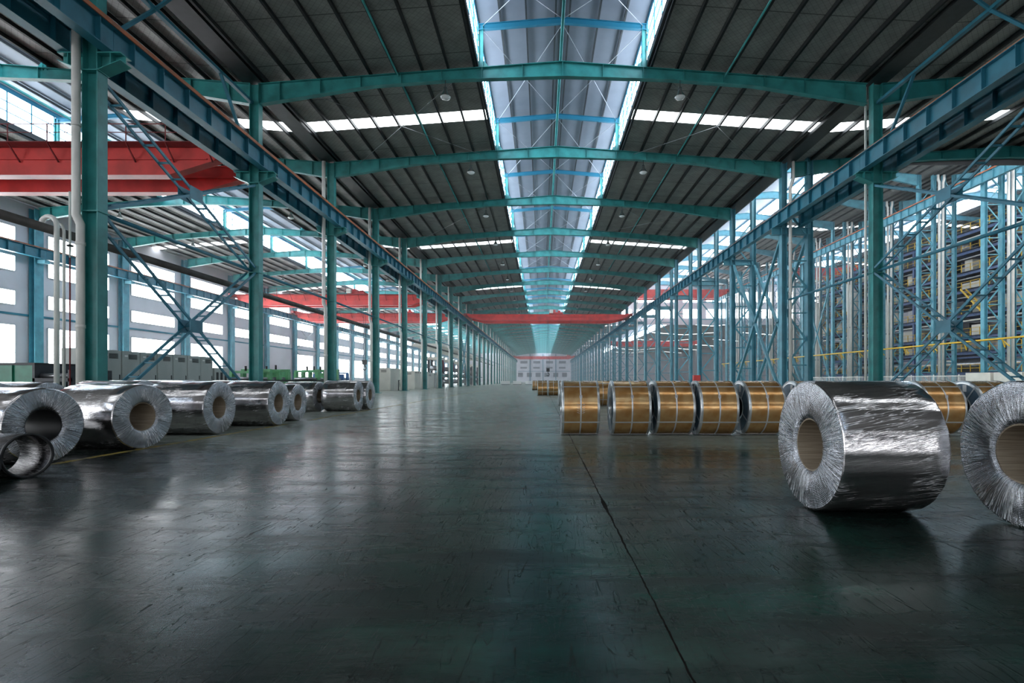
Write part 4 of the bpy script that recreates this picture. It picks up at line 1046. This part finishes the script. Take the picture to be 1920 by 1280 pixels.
# torn flap of wrap on the third coil
# ------------------------------------------------------------------ bronze strapped coils
def gold_coil(lb, grp, Lc=0.84, D=1.24, n=72):
    R = D/2; r = 0.25
    t = thing('strapped_coil', lb, 'coil', (0,0,0), 0, grp)
    MB().lathe([(R, 0.0), (R, Lc)], n, 'x').build('wrapped_side', M['gold'], t, (0,0,R))
    for h in (0, Lc):
        k = 1 if h == 0 else -1
        MB().lathe([(R, h), (r, h)], n, 'x', False).build('coil_face', M['gface'], t, (0,0,R))
        MB().lathe([(R-0.07, h-k*0.006), (R-0.005, h-k*0.006), (R+0.006, h+k*0.003), (R+0.006, h+k*0.05)], n, 'x', True).build('edge_ring', M['gring'], t, (0,0,R))
        MB().lathe([(r-0.01, h+k*0.06), (r-0.01, h-k*0.006), (r+0.03, h-k*0.006)], 40, 'x', True).build('eye_ring', M['gring'], t, (0,0,R))
    MB().lathe([(r, 0), (r, Lc)], 40, 'x').build('core', M['darkbox'], t, (0,0,R))
    MB().lathe([(R+0.004, Lc/2-0.016), (R+0.006, Lc/2), (R+0.004, Lc/2+0.016)], n, 'x', False).build('girth_strap', M['strap'], t, (0,0,R))
    for a in (129, 209, 255, 335):
        a = math.radians(a); ca, sa = math.cos(a), math.sin(a)
        mb = MB(); rr = R+0.008; td = Vector((0, -sa, ca))
        rad = Vector((0, ca, sa))
        mb.bar(rad*rr + Vector((-0.01,0,0)), rad*rr + Vector((Lc+0.01,0,0)), 0.032, 0.004, side=td)
        for h in (-0.01, Lc+0.01): mb.bar(rad*(r-0.005) + Vector((h,0,0)), rad*rr + Vector((h,0,0)), 0.032, 0.004, side=td)
        mb.build('eye_strap', M['strap'], t, (0,0,R))
    # strap seal and its corner plates
    a = math.radians(155); MB().box(-0.03, 0.03, -0.004, 0.004, -0.035, 0.035).build('strap_seal', M['steel'], t, (Lc/2, math.cos(a)*(R+0.01), R+math.sin(a)*(R+0.01)))
    lbm = MB().quad((-0.008,-0.09,-0.08), (-0.008,0.02,-0.08), (-0.008,0.02,0.08), (-0.008,-0.09,0.08)); o = lbm.build('paper_label', M['paper'], t, (0, -0.06, R*1.72)); o['label'] = 'white paper label on the face'
    a = math.radians(103); o = MB().bar((Lc*0.62,0,0), (Lc*0.76,0,0), 0.1, 0.002, side=(0,-math.sin(a),math.cos(a))).build('top_label', M['paper'], t, (0, math.cos(a)*(R+0.006), R+math.sin(a)*(R+0.006))); o['label'] = 'white paper label on top'
    return t
g0 = gold_coil('bronze strapped coil with dent marks, leftmost of the front row', 'front bronze coils')
ZG = 12.0
g0.location = (0.45, ZG, 0)
# the small dents on the leftmost coil
gx = [1.60, 2.58, 3.55, 4.62, 5.80, 7.15, 8.60, 9.85, 11.0]
gn = ['second from the left of the front row', 'third from the left of the front row', 'fourth from the left of the front row', 'fifth from the left, its dark eye showing beside the fourth',
      'half hidden behind the largest silver coil on its left side', 'hidden mostly behind the largest silver coil', 'seen between the two large silver coils', 'partly hidden behind the silver coil at the right edge', 'rightmost of the front row near the right edge']
for i, x in enumerate(gx):
    if i == 5: continue
    dup(g0, (x, ZG + (0.02 if i % 2 else -0.03), 0), math.radians((-1, 1, -1.5, 0.5)[i % 4]), 'bronze strapped coil ' + gn[i])
# dent pattern on the leftmost coil only
dn = MB()
for k in range(5):
    for sg in (-1, 1):
        zc = 0.70-0.045*k; a = math.asin(max(-1, min(1, (zc-0.62)/0.62)))
        yy = -math.cos(a)*0.626
        dn.bar((0.42+sg*0.03, yy, zc-0.0), (0.42+sg*0.085, yy-0.002, zc+0.022), 0.012, 0.01)
dn.build('dent', M['steel'], g0)
for X, Z, lb in ((0.86, 26.4, 'bronze coil just behind the leftmost front coil'), (2.55, 25.4, 'bronze coil seen in the gap between the first two front coils'),
                 (-0.37, 42.9, 'left one of the two small coils on the far aisle'), (0.54, 42.9, 'right one of the two small coils on the far aisle'),
                 (-1.24, 66, 'tiny bronze coil farthest down the aisle')):
    dup(g0, (X, Z, 0), 0, lb, 'rear bronze coils')
for o in [c for r_ in bpy.data.objects if r_.get('group') in ('front bronze coils', 'rear bronze coils') and r_ is not g0 for c in r_.children if c.name.startswith('dent')]:
    bpy.data.objects.remove(o)
for k, (X, Z) in enumerate(((-3.6, 150), (-7.2, 150), (-10.6, 150), (4.5, 120), (9.0, 100))):
    t = thing('parked_pallet', 'small white-wrapped bundle far down the aisle, %s from the left' % ORD[k+1], 'bundle', (X, Z, 0))
    MB().box(-1.2, 1.2, -1, 1, 0.15, 1.1).build('wrapped_load', M['paper'], t); MB().box(-1.2, 1.2, -1, 1, 0, 0.15).build('pallet', M['dark'], t)
t = thing('fire_box', 'small red fire box on a post showing above the bronze coils', 'fire box', (6.1, 20.2, 0))
MB().box(-0.06, 0.06, -0.06, 0.06, 0, 1.2).build('post', M['red'], t); MB().box(-0.13, 0.13, -0.1, 0.1, 1.15, 1.46).build('box', M['red'], t)
# ------------------------------------------------------------------ haze in the far hall
hz = bpy.data.materials.new('thin_haze'); hz.use_nodes = True; nt = hz.node_tree; nt.nodes.clear()
ho = nt.nodes.new('ShaderNodeOutputMaterial'); hv = nt.nodes.new('ShaderNodeVolumeScatter')
hv.inputs['Density'].default_value = 0.0014; hv.inputs['Color'].default_value = (0.93, 0.97, 1, 1); hv.inputs['Anisotropy'].default_value = 0.2
nt.links.new(hv.outputs[0], ho.inputs['Volume'])
tag(MB().box(-50.5, 87.9, 50, YEND-0.2, 0.02, 33.9).build('haze', hz), 'thin pale haze filling the far part of the hall', 'haze', kind='stuff')
# ------------------------------------------------------------------ camera, world, view
cam = bpy.data.cameras.new('camera'); cam.lens = 18; cam.sensor_width = 36; cam.sensor_fit = 'HORIZONTAL'
cam.shift_x = -56/1920; cam.shift_y = 73/1920; cam.clip_end = 1000; cam.clip_start = 0.05
co = bpy.data.objects.new('camera', cam); C.objects.link(co); co.location = (0, 0, 1.25); co.rotation_euler = (PI/2, 0, 0)
bpy.context.scene.camera = co
w = bpy.data.worlds.new('sky'); bpy.context.scene.world = w; w.use_nodes = True
w.node_tree.nodes['Background'].inputs[0].default_value = (0.75, 0.85, 1.0, 1); w.node_tree.nodes['Background'].inputs[1].default_value = 0.3
sc = bpy.context.scene
sc.view_settings.view_transform = 'Standard'; sc.view_settings.look = 'None'; sc.view_settings.gamma = 1; sc.view_settings.use_curve_mapping = False
sc.view_settings.exposure = 0.0
sc.cycles.max_bounces = 4; sc.cycles.diffuse_bounces = 3; sc.cycles.glossy_bounces = 3; sc.cycles.transmission_bounces = 1; sc.cycles.transparent_max_bounces = 2
sc.cycles.volume_bounces = 0; sc.cycles.use_adaptive_sampling = True; sc.cycles.adaptive_threshold = 0.04; sc.cycles.adaptive_min_samples = 20
sc.cycles.use_denoising = True; sc.cycles.sample_clamp_indirect = 6
sc.cycles.caustics_reflective = False; sc.cycles.caustics_refractive = False
